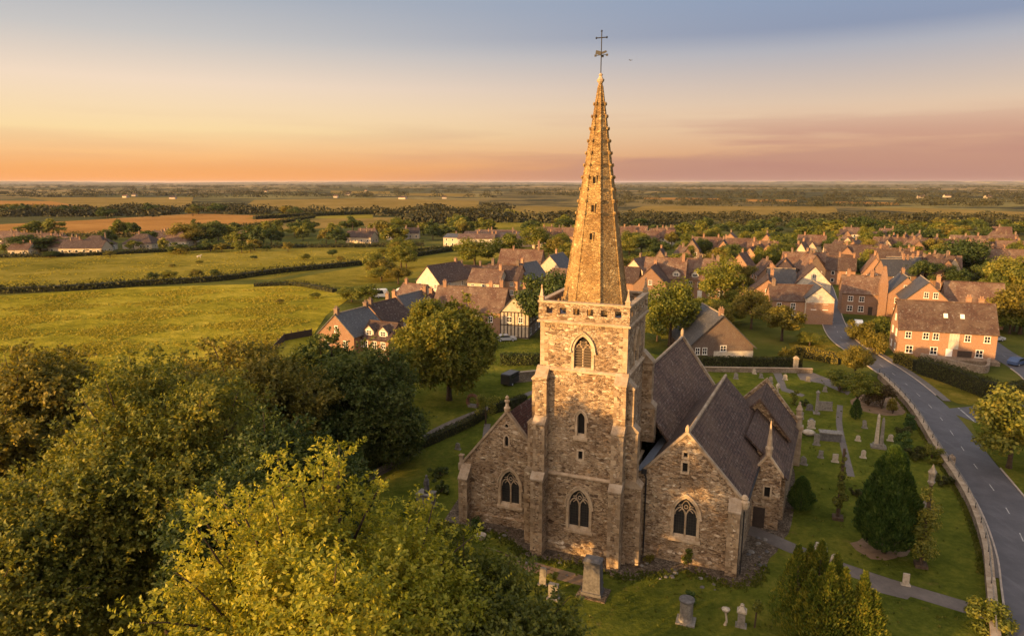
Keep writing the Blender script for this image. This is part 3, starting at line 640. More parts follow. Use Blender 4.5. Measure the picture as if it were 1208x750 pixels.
for p in ((-.5, 0), (.5, 0), (0, -.5), (0, .5)): wv.box(p[0] - .09, p[0] + .09, p[1] - .02, p[1] + .02, z - .1, z + .08)
wv.build('weather_vane', M['iron'], cross)
# buttresses: stepped with weathered slopes
def buttress(x0, x1, base, direction, steps, mat='rubble'):
    """steps [(projection, z0, z1)], weathering slope above each; direction 'f' front (-y), 'r' right (+x), 'l' left (-x), from wall plane 'base'"""
    b = MB(); cs = []; kqs = []
    for i, (pr, z0, z1) in enumerate(steps):
        nx = steps[i + 1][0] if i + 1 < len(steps) else 0.0
        def B(a0, a1, p0, p1, za, zb, t1=None, mb=b, e=0.0):
            q = lambda a, p, z: {'f': (a, base - p, z), 'r': (base + p, a, z), 'l': (base - p, a, z)}[direction]
            t = p1 if t1 is None else t1
            pts = [q(a0, p1, za), q(a1, p1, za), q(a1, p0, za), q(a0, p0, za), q(a0, t, zb), q(a1, t, zb), q(a1, p0, zb), q(a0, p0, zb)]
            mb.hexa(pts if direction != 'r' else [pts[k] for k in (1, 0, 3, 2, 5, 4, 7, 6)])
        g = .012 * i; c = MB(); cs.append(c)
        B(x0 + g, x1 - g, -.3, pr, z0, z1)
        zq = z0 + .35; k = 0; kq = MB(); kqs.append(kq)
        while zq < z1 - .45:
            la, lb = (.46, .24) if k % 2 else (.26, .44)
            B(x0 + g - .014, x0 + g + la, pr - lb, pr + .014, zq, zq + .40, mb=kq); B(x1 - g - lb * .9, x1 - g + .014, pr - la, pr + .014, zq, zq + .40, mb=kq); zq += .425; k += 1
        B(x0 + g - .06, x1 - g + .06, -.3, pr + .07, z1, z1 + .14, mb=c)
        B(x0 + g - .06, x1 - g + .06, -.3, pr + .07, z1 + .14, z1 + .14 + (pr - nx) * 1.1, max(nx, .02), mb=c)
    o = b.build('buttress', M[mat], church); [kq.build('corner_stones', M['buttress'], o) for kq in kqs]; [c.build('weathering', M['coping'], o) for c in cs]
    return o
ST = [(1.75, 0, 7.3), (1.25, 7.3, 12.4), (.75, 12.4, 16.6)]
buttress(-4.1, -3.0, -H2, 'f', ST); buttress(3.05, 4.1, -H2, 'f', ST)
buttress(-4.1, -3.1, -H2, 'l', [(1.3, 0, 7.3), (1.0, 7.3, 12.0), (.6, 12.0, 16.2)]); buttress(-4.1, -3.1, H2, 'r', [(1.55, 0, 7.3), (1.1, 7.3, 12.4), (.65, 12.4, 16.2)])
buttress(3.0, 4.1, H2, 'r', [(1.3, 9.0, 12.4), (.9, 12.4, 16.8)])
# aisles and nave ------------------------------------------------------------
def slope_slab(mb, pts, t=.2):                 # a roof plane thickened downwards
    P = [Vector(p) for p in pts]; n = (P[1] - P[0]).cross(P[2] - P[0]).normalized()
    if n.z < 0: P.reverse(); n = -n
    mb.prism([p - n * t for p in P], n * t)
def coping_run(a, b, w, h, mb):                # stone coping along a verge from a to b (w across, h up)
    a, b = Vector(a), Vector(b); y = Vector((0, w, 0)); up = Vector((0, 0, h))
    mb.hexa([a, a + y, b + y, b, a + up, a + y + up, b + y + up, b + up])
def gable_front(name, poly, y, holes, thick=.6, mat='rubble'):
    mb = MB(); mb.holed((0, y, 0), X3, Z3, poly, holes)
    for a, b in zip(poly, poly[1:] + poly[:1]):
        mb.face([(a[0], y, a[1]), (a[0], y + thick, a[1]), (b[0], y + thick, b[1]), (b[0], y, b[1])][::-1])
    return mb.build(name, M[mat], church)
# north aisle (left of the tower)
NY = -1.6; NA = (-8.1, 11.75); NL = -12.7; NSL = 1.24
nz = NA[1] + (NL - NA[0]) * NSL; nzr = NA[1] - (-4.0 - NA[0]) * NSL
gable_front('aisle_gable', [(NL, 0), (-4.0, 0), (-4.0, nzr), NA, (NL, nz)], NY, [arch(-7.75, 2.2, 5.85, .98), arch(-8.1, 8.35, 9.45, .2, 4), [(-8.1 + .2 * math.cos(a), 10.45 + .2 * math.sin(a)) for a in (2 * math.pi * i / 10 for i in range(10))]])
gothic((0, NY, 0), X3, -Y3, -7.75, 2.2, 5.85, .98)
slit((0, NY, 0), X3, -Y3, -8.1, 8.35, 9.45, .2, True, .14)
q = MB(); P_ = lambda x, z, d=0.0: Vector((x, NY - d, z)); c0 = [(-8.1 + .2 * math.cos(a), 10.45 + .2 * math.sin(a)) for a in (2 * math.pi * i / 10 for i in range(10))]
ring(q, P_, c0, [(-8.1 + (x + 8.1) * 1.5, 10.45 + (z - 10.45) * 1.5) for x, z in c0], -.02, .04, -.3)
w = q.build('window', M['pale'], church); g = MB(); g.face([P_(*p, -.2) for p in c0]); g.build('glass', M['dark'], w)
sw = MB(); a, b = SH(NL, NY + .61, 0), SH(NL, 18, 0); sw.holed(b, (a - b).normalized(), Z3, [(0, 0), ((a - b).length, 0), ((a - b).length, nz), (0, nz)], []); sw.build('aisle_wall', M['rubble'], church)
rf = MB(); slope_slab(rf, [SH(NL - .3, NY + .3, nz - .37), SH(NL - .3, 18.3, nz - .37), SH(NA[0], 18.3, NA[1]), SH(NA[0], NY + .3, NA[1])]); slope_slab(rf, [SH(NA[0], NY + .3, NA[1]), SH(NA[0], 18.3, NA[1]), SH(-3.6, 18.3, NA[1] - 4.5 * NSL), SH(-3.6, NY + .3, NA[1] - 4.5 * NSL)])
rf.build('aisle_roof', M['aisle_roof'], church)
cpb = MB(); coping_run((NL - .35, NY - .09, nz - .43), (NA[0], NY - .09, NA[1]), .5, .34, cpb); coping_run((NA[0], NY - .09, NA[1]), (-4.0, NY - .09, nzr), .5, .34, cpb); cpb.build('gable_coping', M['coping'], church)
fn = MB(); fn.lathe(NA[0], NY + .15, [(.30, 11.95), (.34, 12.25), (.2, 12.4), (.14, 12.75), (.27, 12.9), (.27, 13.0), (.1, 13.1), (.2, 13.3), (.05, 13.5)], 8); fn.build('finial', M['pale'], church)
buttress(NL - .15, NL + .75, NY, 'f', [(1.1, 0, 4.6)]); 
kn = MB(); kn.box(NL - .6, NL + .15, NY - .14, NY + .5, nz - .9, nz - .15); kn.lathe(NL - .35, NY + .15, [(.24, nz - .15), (.26, nz + .5), (.33, nz + .55), (.33, nz + .68), (.1, nz + .75)], 4, R(45)); kn.build('kneeler', M['coping'], church)
bs = MB(); bs.box(NL - .2, -4.2, NY - .2, NY + .1, 0, .8); bs.box(NL - .2, -4.2, NY - .2, NY + .1, .8, .95, (NL - .1, -4.3, NY - .01, NY + .1)); bs.build('plinth', M['rubble'], church)
# south aisle (right of the tower)
SY = -2.0; SA = (9.0, 12.15); SR_ = 13.8; sz = 6.85; sl = (SA[1] - sz) / (SR_ - SA[0]); SLX = 5.15; szl = SA[1] - (SA[0] - SLX) * sl
gable_front('aisle_gable', [(SLX - 1.2, 0), (SR_, 0), (SR_, sz), SA, (SLX, szl), (SLX - 1.2, szl)], SY, [arch(9.2, 2.35, 6.2, 1.0), rect(8.95, 8.6, 9.5, .22), rect(8.95, 10.0, 10.45, .17)])
gothic((0, SY, 0), X3, -Y3, 9.2, 2.35, 6.2, 1.0)
slit((0, SY, 0), X3, -Y3, 8.95, 8.6, 9.5, .22); slit((0, SY, 0), X3, -Y3, 8.95, 10.0, 10.45, .17)
sw = MB(); a, b = SH(SR_, SY + .61, 0), SH(SR_, 18, 0); sw.holed(a, (b - a).normalized(), Z3, [(0, 0), ((a - b).length, 0), ((a - b).length, sz), (0, sz)], []); sw.build('aisle_wall', M['rubble'], church)
rf = MB(); e = .38
slope_slab(rf, [SH(SA[0], SY + .3, SA[1]), SH(SA[0], 18.3, SA[1]), SH(SR_ + e, 18.3, sz - e * sl), SH(SR_ + e, SY + .3, sz - e * sl)]); slope_slab(rf, [SH(SLX, SY + .3, szl), SH(SLX, 18.3, szl), SH(SA[0], 18.3, SA[1]), SH(SA[0], SY + .3, SA[1])])
rf.build('aisle_roof', M['church_roof'], church)
rg = MB(); rg.tube([SH(SA[0], SY + .4, SA[1] + .04), SH(SA[0], 18.3, SA[1] + .04)], .17, 6); rg.build('ridge_tiles', M['coping'], church)
cpb = MB(); coping_run((SLX - .1, SY - .09, szl - .1), (SA[0], SY - .09, SA[1]), .46, .3, cpb); coping_run((SA[0], SY - .09, SA[1]), (SR_ + .3, SY - .09, sz - .33), .46, .3, cpb); cpb.build('gable_coping', M['coping'], church)
kn = MB(); kn.lathe(SR_ + .25, SY + .1, [(.36, sz - .75), (.44, sz - .5), (.44, sz - .1), (.30, sz + .05), (.34, sz + .2), (.2, sz + .4), (.05, sz + .5)], 8); kn.lathe(SA[0], SY + .1, [(.2, SA[1] + .2), (.2, SA[1] + .5), (.08, SA[1] + .8)], 6); kn.build('kneeler', M['pale'], church)
buttress(SR_ - .95, SR_ + .02, SY, 'f', [(.85, 0, 5.9)])
vb = MB(); slope_slab(vb, [SH(SLX - .5, SY - .05, szl + .22), SH(SLX - .5, 18.3, szl + .22), SH(SLX + .35, 18.3, szl + .42), SH(SLX + .35, SY - .05, szl + .42)], .06); vb.build('valley_gutter', M['lead'], church)
dp = MB(); dp.tube([(5.62, SY - .16, .1), (5.62, SY - .16, 7.6), (5.5, SY - .16, 7.9), (5.4, SY - .1, 8.15)], .075, 6); dp.box(5.2, 5.65, SY - .36, SY - .05, 8.0, 8.4); dp.build('drainpipe', M['iron'], church); dp = MB(); dp.tube([SH(SR_ + .45, SY, sz - .5), SH(SR_ + .45, 9, sz - .5)], .09, 6); dp.tube([(SR_ + .3, SY - .2, 0), (SR_ + .3, SY - .2, sz - .9)], .06, 6); dp.build('drainpipe', M['iron'], church)
bs = MB(); bs.box(4.4, SR_ - .96, SY - .2, SY + .1, 0, .8); bs.box(4.4, SR_ - .96, SY - .2, SY + .1, .8, .95, (4.4, SR_ - .96, SY - .01, SY + .1)); bs.build('plinth', M['rubble'], church)
# nave behind the tower
NX, NZ = 2.35, 14.4
nl = lambda x: NZ - abs(x - NX) * 1.42
nv = MB()
for x in (-2.2, 6.6):
    a, b = SH(x, 4.1, 0), SH(x, 26, 0); nv.face([a, b, b + Z3 * 8.1, a + Z3 * 8.1])
ge = [SH(-2.2, 26, 0), SH(6.6, 26, 0), SH(6.6, 26, nl(6.6)), SH(NX, 26, NZ), SH(-2.2, 26, nl(-2.2))]
nv.prism(ge, (0, .6, 0)); nv.build('nave_wall', M['rubble'], church)
rf = MB(); slope_slab(rf, [SH(NX, 3.9, NZ), SH(NX, 26.1, NZ), SH(7.1, 26.1, nl(7.1)), SH(7.1, 3.9, nl(7.1))]); slope_slab(rf, [SH(-2.5, 3.9, nl(-2.5)), SH(-2.5, 26.1, nl(-2.5)), SH(NX, 26.1, NZ), SH(NX, 3.9, NZ)])
rf.build('nave_roof', M['church_roof'], church)
rg = MB(); rg.tube([SH(NX, 4.0, NZ + .05), SH(NX, 26.2, NZ + .05)], .18, 6); rg.build('ridge_tiles', M['coping'], church)
cpb = MB(); coping_run(SH(-2.6, 26.05, nl(-2.6)), SH(NX, 26.05, NZ), .6, .42, cpb); coping_run(SH(NX, 26.05, NZ), SH(7.3, 26.05, nl(7.3)), .6, .42, cpb); cpb.lathe(*SH(NX, 26.3, 0).xy, [(.22, NZ + .3), (.22, NZ + .8), (.05, NZ + 1.2)], 6); cpb.build('gable_coping', M['coping'], church)
# chapel, outer aisle and porch on the right
cw = MB(); cw.prism([SH(10.2, 18.35, 0), SH(16.2, 18.35, 0), SH(16.2, 18.35, 5.8), SH(12.9, 18.35, 10.0), SH(10.2, 18.35, 7.2)], SH(0, 24.5, 0) - SH(0, 18.35, 0)); cw.build('chapel_wall', M['rubble'], church)
rf = MB(); slope_slab(rf, [SH(12.9, 17.5, 10.15), SH(12.9, 24.4, 10.15), SH(16.5, 24.4, 5.6), SH(16.5, 17.5, 5.6)]); slope_slab(rf, [SH(9.5, 17.5, 6.6), SH(9.5, 24.4, 6.6), SH(12.9, 24.4, 10.15), SH(12.9, 17.5, 10.15)]); rf.build('chapel_roof', M['church_roof'], church)
cpb = MB(); coping_run(SH(9.5, 24.3, 6.6), SH(12.9, 24.3, 10.15), .55, .5, cpb); coping_run(SH(12.9, 24.3, 10.15), SH(16.6, 24.3, 5.5), .55, .5, cpb); cpb.build('gable_coping', M['rubble'], church)
oa = MB(); x1 = 16.55
oa.prism([SH(13.7, 9.6, 0), SH(x1, 9.6, 0), SH(x1, 9.6, 4.6), SH(13.7, 9.6, 7.4)], SH(0, 25, 0) - SH(0, 9.6, 0)); oa.build('outer_aisle_wall', M['rubble'], church)
rf = MB(); slope_slab(rf, [SH(12.6, 9.2, 8.75), SH(12.6, 25.1, 8.75), SH(x1 + .3, 25.1, 4.55), SH(x1 + .3, 9.2, 4.55)], .18); rf.build('outer_aisle_roof', M['church_roof'], church)
ob = MB(); p = SH(x1 - .1, 24.9, 0)
ob.box(p.x - .2, p.x + .75, p.y - .2, p.y + .6, 0, 4.6); ob.box(p.x - .3, p.x + .85, p.y - .3, p.y + .7, 4.6, 5.0); ob.lathe(p.x + .25, p.y + .2, [(.42, 5.0), (.42, 5.9), (.52, 6.0), (.52, 6.15), (.32, 6.3), (.32, 6.9), (.42, 7.0), (.1, 7.7), (.16, 7.8), (.03, 8.0)], 6); ob.build('pinnacle', M['coping'], church)
PX0, PX1, PY = 14.45, 17.05, 7.2; pc = (PX0 + PX1) / 2
gable_front('porch_gable', [(PX0, 0), (PX1, 0), (PX1, 5.7), (pc, 7.55), (PX0, 5.7)], PY, [rect(pc + .1, 3.3, 4.4, .26)], .5)
slit((0, PY, 0), X3, -Y3, pc + .1, 3.3, 4.4, .26)
pw = MB(); pw.holed((PX1, PY + .5, 0), Y3, Z3, [(0, 0), (2.6, 0), (2.6, 5.7), (0, 5.7)], []); pw.holed((PX0, PY + 2.6, 0), -Y3, Z3, [(0, 0), (2.1, 0), (2.1, 5.7), (0, 5.7)], []); pw.build('porch_wall', M['rubble'], church)
rf = MB(); slope_slab(rf, [(pc, PY + .2, 7.6), (pc, PY + 3.6, 7.6), (PX1 + .25, PY + 3.6, 5.5), (PX1 + .25, PY + .2, 5.5)], .15); slope_slab(rf, [(PX0 - .25, PY + .2, 5.5), (PX0 - .25, PY + 3.6, 5.5), (pc, PY + 3.6, 7.6), (pc, PY + .2, 7.6)], .15); rf.build('porch_roof', M['church_roof'], church)
cpb = MB(); coping_run((PX0 - .2, PY - .08, 5.5), (pc, PY - .08, 7.55), .4, .3, cpb); coping_run((pc, PY - .08, 7.55), (PX1 + .2, PY - .08, 5.5), .4, .3, cpb); cpb.build('gable_coping', M['pale'], church)
pn = MB(); pn.lathe(pc, PY + .12, [(.3, 7.6), (.3, 8.2), (.38, 8.3), (.34, 8.5), (.26, 8.6), (.07, 10.9), (.02, 11.2)], 6); pn.build('pinnacle', M['pale'], church)
ld = MB(); slope_slab(ld, [(PX0 - .5, PY + .1, 6.5), (PX0 - .5, PY + 2.4, 6.7), (PX0 + .35, PY + 2.4, 6.35), (PX0 + .35, PY + .1, 6.15)], .06); ld.build('lead_flashing', M['lead'], church)
ds = MB(); ds.box(PX0 + .25, PX0 + 1.35, PY - .03, PY + .1, .02, 2.15); ds.build('porch_door', M['timber'], church)
# ------------------------------------------------------------------ vegetation
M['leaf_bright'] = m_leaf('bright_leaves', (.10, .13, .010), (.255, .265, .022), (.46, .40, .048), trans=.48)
M['leaf_olive'] = m_leaf('olive_leaves', (.055, .072, .012), (.155, .17, .026), (.34, .285, .044), trans=.45)
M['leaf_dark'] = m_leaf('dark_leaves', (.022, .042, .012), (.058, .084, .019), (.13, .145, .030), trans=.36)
M['leaf_rust'] = m_leaf('tawny_leaves', (.07, .075, .014), (.175, .155, .027), (.34, .25, .042), trans=.42)
M['leaf_mid'] = m_leaf('green_leaves', (.05, .068, .011), (.135, .155, .021), (.29, .25, .034), trans=.42, patch=.5)
M['leaf_gold'] = m_leaf('golden_leaves', (.08, .075, .010), (.16, .135, .018), (.25, .19, .03), trans=.35, patch=.5)
M['leaf_yew'] = m_leaf('conifer_sprays', (.015, .038, .009), (.040, .080, .016), (.10, .145, .026), trans=.3, patch=.8)
M['leaf_cypress'] = m_leaf('cypress_sprays', (.03, .06, .008), (.10, .135, .018), (.28, .25, .030), trans=.38, patch=.8)  # lightened so the leaf colour carries the sun on the tips
M['leaf_hedge'] = m_leaf('hedge_leaves', (.025, .032, .008), (.05, .055, .012), (.09, .08, .02), trans=.25, patch=.6)
M['leaf_purple'] = m_leaf('dusky_leaves', (.035, .026, .012), (.07, .048, .018), (.11, .07, .025), trans=.25)
M['hedge_core'] = m_plain('hedge_twigs', (.022, .024, .010), .95, .5, 2)

def unit(a): return a / np.maximum(np.linalg.norm(a, axis=1, keepdims=True), 1e-9)
def quads_mesh(name, V, mat):
    """V (n,4,3) leaf quads -> one mesh"""
    n = len(V); me = bpy.data.meshes.new(name)
    me.vertices.add(n * 4); me.vertices.foreach_set('co', V.reshape(-1).astype(np.float32))
    me.loops.add(n * 4); me.loops.foreach_set('vertex_index', np.arange(n * 4, dtype=np.int32))
    me.polygons.add(n); me.polygons.foreach_set('loop_start', np.arange(0, n * 4, 4, dtype=np.int32)); me.polygons.foreach_set('loop_total', np.full(n, 4, dtype=np.int32))
    me.update(calc_edges=True); me.materials.append(mat); return me
def leaf_quads(rng, pos, ldir, nrm, ln, wd, fold=.25):
    n = len(pos); b = unit(np.cross(nrm, ldir)); nn = np.cross(ldir, b)
    ln = (ln * rng.uniform(.7, 1.3, n))[:, None]; wd = (wd * rng.uniform(.7, 1.3, n))[:, None]
    V = np.empty((n, 4, 3)); V[:, 0] = pos; V[:, 2] = pos + ldir * ln
    mid = pos + ldir * ln * .48 + nn * wd * fold
    V[:, 1] = mid + b * wd * .5; V[:, 3] = mid - b * wd * .5; return V
def rand_dir(rng, n): return unit(rng.normal(size=(n, 3)))
def crown_clumps(rng, R_, Rz, zc, n, r0=.30, r1=.44, squash=.85, low=-.55):
    """clump centres spread over an uneven dome; returns (centres, radii)"""
    C = []; Rd = []; k = 0
    lobes = rand_dir(rng, 5); amp = rng.uniform(-.22, .30, 5)
    while len(C) < n:
        d = rand_dir(rng, 1)[0]
        if d[2] < low: continue
        s = 1 + (amp * np.maximum(0, lobes @ d) ** 2).sum()
        f = rng.uniform(.60, .86) if k % 4 else rng.uniform(.2, .5)
        r = rng.uniform(r0, r1) * min(R_, Rz); k += 1
        C.append([d[0] * R_ * f * s, d[1] * R_ * f * s, zc + d[2] * Rz * f * s]); Rd.append(r)
    return np.array(C), np.array(Rd)
def shoots(rng, C, Rd, nsh, per, L, ln, wd, up=.55, squash=.8):
    """sprays of leaves along short twigs that leave each clump outwards and upwards"""
    idx = rng.choice(len(C), nsh, p=Rd ** 2 / (Rd ** 2).sum()); d = rand_dir(rng, nsh)
    f = rng.uniform(.35, 1.0, nsh)[:, None] ** .6
    st = C[idx] + d * Rd[idx][:, None] * f * np.array([1, 1, squash])
    ax = unit(d * .8 + np.array([0, 0, up]) + rng.normal(size=(nsh, 3)) * .35)
    Lr = L * rng.uniform(.5, 1.25, nsh)
    t = np.tile(np.linspace(.1, 1, per), nsh); P = np.repeat(st, per, 0); A = np.repeat(ax, per, 0)
    P = P + A * (t * np.repeat(Lr, per))[:, None] + np.array([0, 0, -.18]) * (t ** 2 * np.repeat(Lr, per))[:, None]
    n = nsh * per; ref = unit(np.cross(A, rng.normal(size=(n, 3))))
    ld = unit(A * .55 + ref * .9 + np.array([0, 0, -.1])); nm = unit(rng.normal(size=(n, 3)) * .55 + np.array([0, 0, .75]) + np.repeat(d, per, 0) * .45)
    return leaf_quads(rng, P, ld, nm, ln, wd)
def cloud(rng, C, Rd, n, ln, wd, squash=.8, shell=.45):
    idx = rng.choice(len(C), n, p=Rd ** 2 / (Rd ** 2).sum()); d = rand_dir(rng, n)
    f = rng.uniform(0, 1, n)[:, None] ** shell
    P = C[idx] + d * Rd[idx][:, None] * f * np.array([1, 1, squash])
    nm = unit(d * .9 + rng.normal(size=(n, 3)) * .55 + np.array([0, 0, .35])); ld = unit(np.cross(nm, rng.normal(size=(n, 3))))
    return leaf_quads(rng, P - ld * ln * .5, ld, nm, ln, wd, .15)
def limbs(rng, mb, C, trunk_h, r0, lean=(0, 0), nl=14, sides=6):
    top = Vector((lean[0], lean[1], trunk_h))
    mb.tube([(0, 0, -.2), (lean[0] * .2, lean[1] * .2, trunk_h * .12), (lean[0] * .55, lean[1] * .55, trunk_h * .55), top], [r0 * 1.5, r0 * 1.08, r0 * .85, r0 * .6], sides + 2)
    order = sorted(range(len(C)), key=lambda i: -C[i][2])[:max(nl, 1) * 2]; rng2 = random.Random(int(rng.integers(1e6))); rng2.shuffle(order)
    for i in order[:nl]:
        c = Vector(C[i]); t = rng2.uniform(.45, 1.0); a = Vector((lean[0] * t, lean[1] * t, trunk_h * t))
        m = a.lerp(c, .5) + Vector((rng2.uniform(-.5, .5), rng2.uniform(-.5, .5), rng2.uniform(.0, .9)))
        mb.tube([a, a.lerp(m, .5) + Vector((0, 0, .15)), m, m.lerp(c, .6), c], [r0 * .45, r0 * .36, r0 * .26, r0 * .17, r0 * .06], sides)
def hero_tree(label, base, H, R_, leaf, seed, nsh, per=9, L=1.0, ln=.30, wd=.17, clumps=60, low=-.5, zfrac=.60, rz=None, up=.55, r0=.17, r1=.32, lean=(0, 0), name='tree', trunk_r=.38, filler=6000, leaders=20):
    rng = np.random.default_rng(seed); rz = rz or H * .42
    zc = H - rz * 1.02
    C, Rd = crown_clumps(rng, R_, rz, zc, clumps, r0, r1, low=low)
    C[:, 0] += lean[0]; C[:, 1] += lean[1]
    t = thing(name, label, 'tree', base)
    mb = MB(); limbs(rng, mb, C, zc * .92, trunk_r, lean)
    # leading branches that break out of the crown, each with small leafy clumps along it
    EC, ER = [], []
    for k in range(leaders):
        d = rand_dir(rng, 1)[0]; d[2] = abs(d[2]) * .9 + .12; d /= np.linalg.norm(d)
        a = np.array([d[0] * R_ * .62 + lean[0], d[1] * R_ * .62 + lean[1], zc + d[2] * rz * .62]); g = unit((d * .8 + np.array([0, 0, .6]) + rng.normal(size=3) * .25)[None])[0]
        Lb = R_ * rng.uniform(.42, .66); pts = [a + g * Lb * t + np.array([0, 0, .25 * math.sin(t * 3)]) for t in (0, .35, .7, 1.0)]
        mb.tube([tuple(p) for p in pts], [.09, .065, .04, .015], 5)
        for q in (.35, .55, .75, .92): EC.append(a + g * Lb * q + rng.normal(size=3) * .22); ER.append(R_ * rng.uniform(.075, .12) * (1.25 - q * .5))
    mb.build('trunk', M['bark'], t, True)
    EC, ER = np.array(EC), np.array(ER); out = C[:, 2] > zc - rz * .3
    V = np.concatenate([shoots(rng, C, Rd, nsh, per, L, ln, wd, up), shoots(rng, C[out], Rd[out] * 1.05, nsh // 9, per + 3, L * 1.9, ln, wd, up + .25), shoots(rng, EC, ER, leaders * 42, per, L * .8, ln, wd, up), cloud(rng, C, Rd * .8, filler, ln * 1.5, wd * 1.7)])
    o = bpy.data.objects.new('crown', quads_mesh('crown', V, M[leaf])); COL.objects.link(o); o.parent = t
    return t
TREES = [
 # label, (x, y), height, radius, leaf, seed, shoots, extra
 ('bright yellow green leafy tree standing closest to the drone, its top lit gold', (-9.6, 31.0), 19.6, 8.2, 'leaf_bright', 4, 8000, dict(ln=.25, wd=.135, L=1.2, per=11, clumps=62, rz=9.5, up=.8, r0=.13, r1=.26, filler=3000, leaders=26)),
 ('spreading lower green tree between the bright yellow green tree and the church', (-2.6, 33.0), 13.2, 6.3, 'leaf_olive', 7, 9000, dict(ln=.25, wd=.14, per=11, clumps=48, rz=6.4, low=-.9)),
 ('broad olive tree with a leaning dark trunk showing beneath its crown', (-26, 46.5), 19.6, 8.6, 'leaf_olive', 11, 12000, dict(ln=.29, wd=.165, clumps=80, rz=9.0, low=-.75, lean=(.8, 0), up=.6, r0=.13, r1=.27)),
 ('tall tawny tree cut by the photo edge behind the broad olive tree', (-43, 57.0), 17.6, 8.5, 'leaf_rust', 13, 7000, dict(ln=.36, wd=.22, clumps=60)),
 ('leafy olive tree cut by the photo edge, in front of the tall tawny tree', (-31.8, 39.5), 15.6, 6.6, 'leaf_olive', 17, 10000, dict(ln=.27, wd=.155, clumps=70, low=-.9, rz=8)),
 ('wide tawny crowned tree at the meadow edge beside the dark rounded tree', (-29.5, 73.5), 14.8, 9.2, 'leaf_rust', 19, 9500, dict(leaders=10, ln=.36, wd=.22, L=1.1, clumps=72, rz=7.6, low=-.85)),
 ('dark green rounded tree beside the lawn, between the meadow and the hedge', (-18.3, 79.0), 13.8, 7.4, 'leaf_dark', 23, 9500, dict(leaders=8, ln=.36, wd=.22, L=1.0, clumps=64, rz=7.4, low=-.9)),
 ('dark green tree merging behind the wide tawny crown at the meadow edge', (-25.0, 87.0), 12.4, 7.0, 'leaf_dark', 29, 5000, dict(leaders=6, ln=.42, wd=.28, clumps=50)),
 ('low olive tree peeping over the broad olive tree at the meadow edge', (-42.5, 79.0), 12.2, 7.6, 'leaf_olive', 31, 5500, dict(ln=.42, wd=.27, clumps=50, rz=6)),
 ('tawny bush topped tree at the meadow edge below the tall tawny tree', (-55.0, 76.0), 13.5, 7.0, 'leaf_rust', 37, 4500, dict(ln=.42, wd=.27, clumps=44, rz=6)),
 ('olive tree squeezed between the bright yellow green tree and the broad olive tree', (-15.8, 40.8), 18.6, 5.9, 'leaf_dark', 67, 7500, dict(ln=.28, wd=.16, clumps=52, rz=7.4, low=-.9)),  # added in the gap and raised to shade the south aisle
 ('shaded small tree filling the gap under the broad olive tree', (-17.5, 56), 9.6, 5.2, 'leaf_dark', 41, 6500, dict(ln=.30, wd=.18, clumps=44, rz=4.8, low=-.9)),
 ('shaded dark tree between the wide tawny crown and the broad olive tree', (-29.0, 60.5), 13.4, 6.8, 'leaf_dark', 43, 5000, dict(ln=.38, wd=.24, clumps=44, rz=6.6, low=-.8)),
 ('solitary rounded tree on the lawn in front of the brick terrace', tuple(G(530, 472).xy), 15.4, 7.2, 'leaf_mid', 47, 10000, dict(ln=.40, wd=.26, L=.9, clumps=74, rz=6.6, low=-.8, up=.35, r0=.22, r1=.36, leaders=5)),
]
for lab, xy, H, R_, leaf, seed, nsh, kw in TREES: hero_tree(lab, (*xy, 0), H, R_, leaf, seed, nsh, **kw)

# prototypes for the middle distance: unit trees (height 1 scaled by H) ------------------------------------------------
PROTO = {}
def proto(key, leaf, n, ln, clumps, seed, R_=4.6, rz=4.3, H=10.0, low=-.7, mid=True):
    rng = np.random.default_rng(seed); C, Rd = crown_clumps(rng, R_, rz, H - rz, clumps, .30, .46, low=low)
    t = thing('tree', 'tree', 'tree'); mb = MB()
    limbs(rng, mb, C, (H - rz) * .95, .26, nl=7 if mid else 0, sides=5); mb.build('trunk', M['bark'], t, True)
    V = cloud(rng, C, Rd, n, ln, ln * .62)
    o = bpy.data.objects.new('crown', quads_mesh('crown', V, M[leaf])); COL.objects.link(o); o.parent = t
    PROTO[key] = (t, [False])
for k, (leaf, seed) in enumerate([('leaf_mid', 101), ('leaf_olive', 102), ('leaf_gold', 103), ('leaf_dark', 104), ('leaf_mid', 105), ('leaf_rust', 106)]):
    proto('M%d' % k, leaf, 6500, .48, 34, seed)
for k, (leaf, seed, R_, rz) in enumerate([('leaf_olive', 121, 3.3, 4.8), ('leaf_dark', 122, 5.4, 3.6), ('leaf_rust', 123, 3.8, 4.6), ('leaf_mid', 124, 5.0, 3.4)]): proto('M%d' % (6 + k), leaf, 6000, .46, 26, seed, R_, rz)
for k, (leaf, seed) in enumerate([('leaf_mid', 111), ('leaf_olive', 112), ('leaf_dark', 113), ('leaf_rust', 114), ('leaf_dark', 115)]):
    proto('F%d' % k, leaf, 1500, .95, 20, seed, mid=False)
def place(key, x, y, H, R_, label, group=None, rz=None, rnd=random.Random(5)):
    t, used = PROTO[key]; s = (R_ / 4.9, R_ / 4.9, H / 10.2); rz = rnd.uniform(0, 6.28) if rz is None else rz
    if not used[0]:
        used[0] = True; t.location = (x, y, 0); t.rotation_euler = (0, 0, rz); t.scale = s; t['label'] = label
        if group: t['group'] = group
        return t
    return dup(t, (x, y, 0), rz, s, label, group)
def at(key, px, py, H, R_, label, group=None): p = G(px, py); return place(key, p.x, p.y, H, R_, label, group)
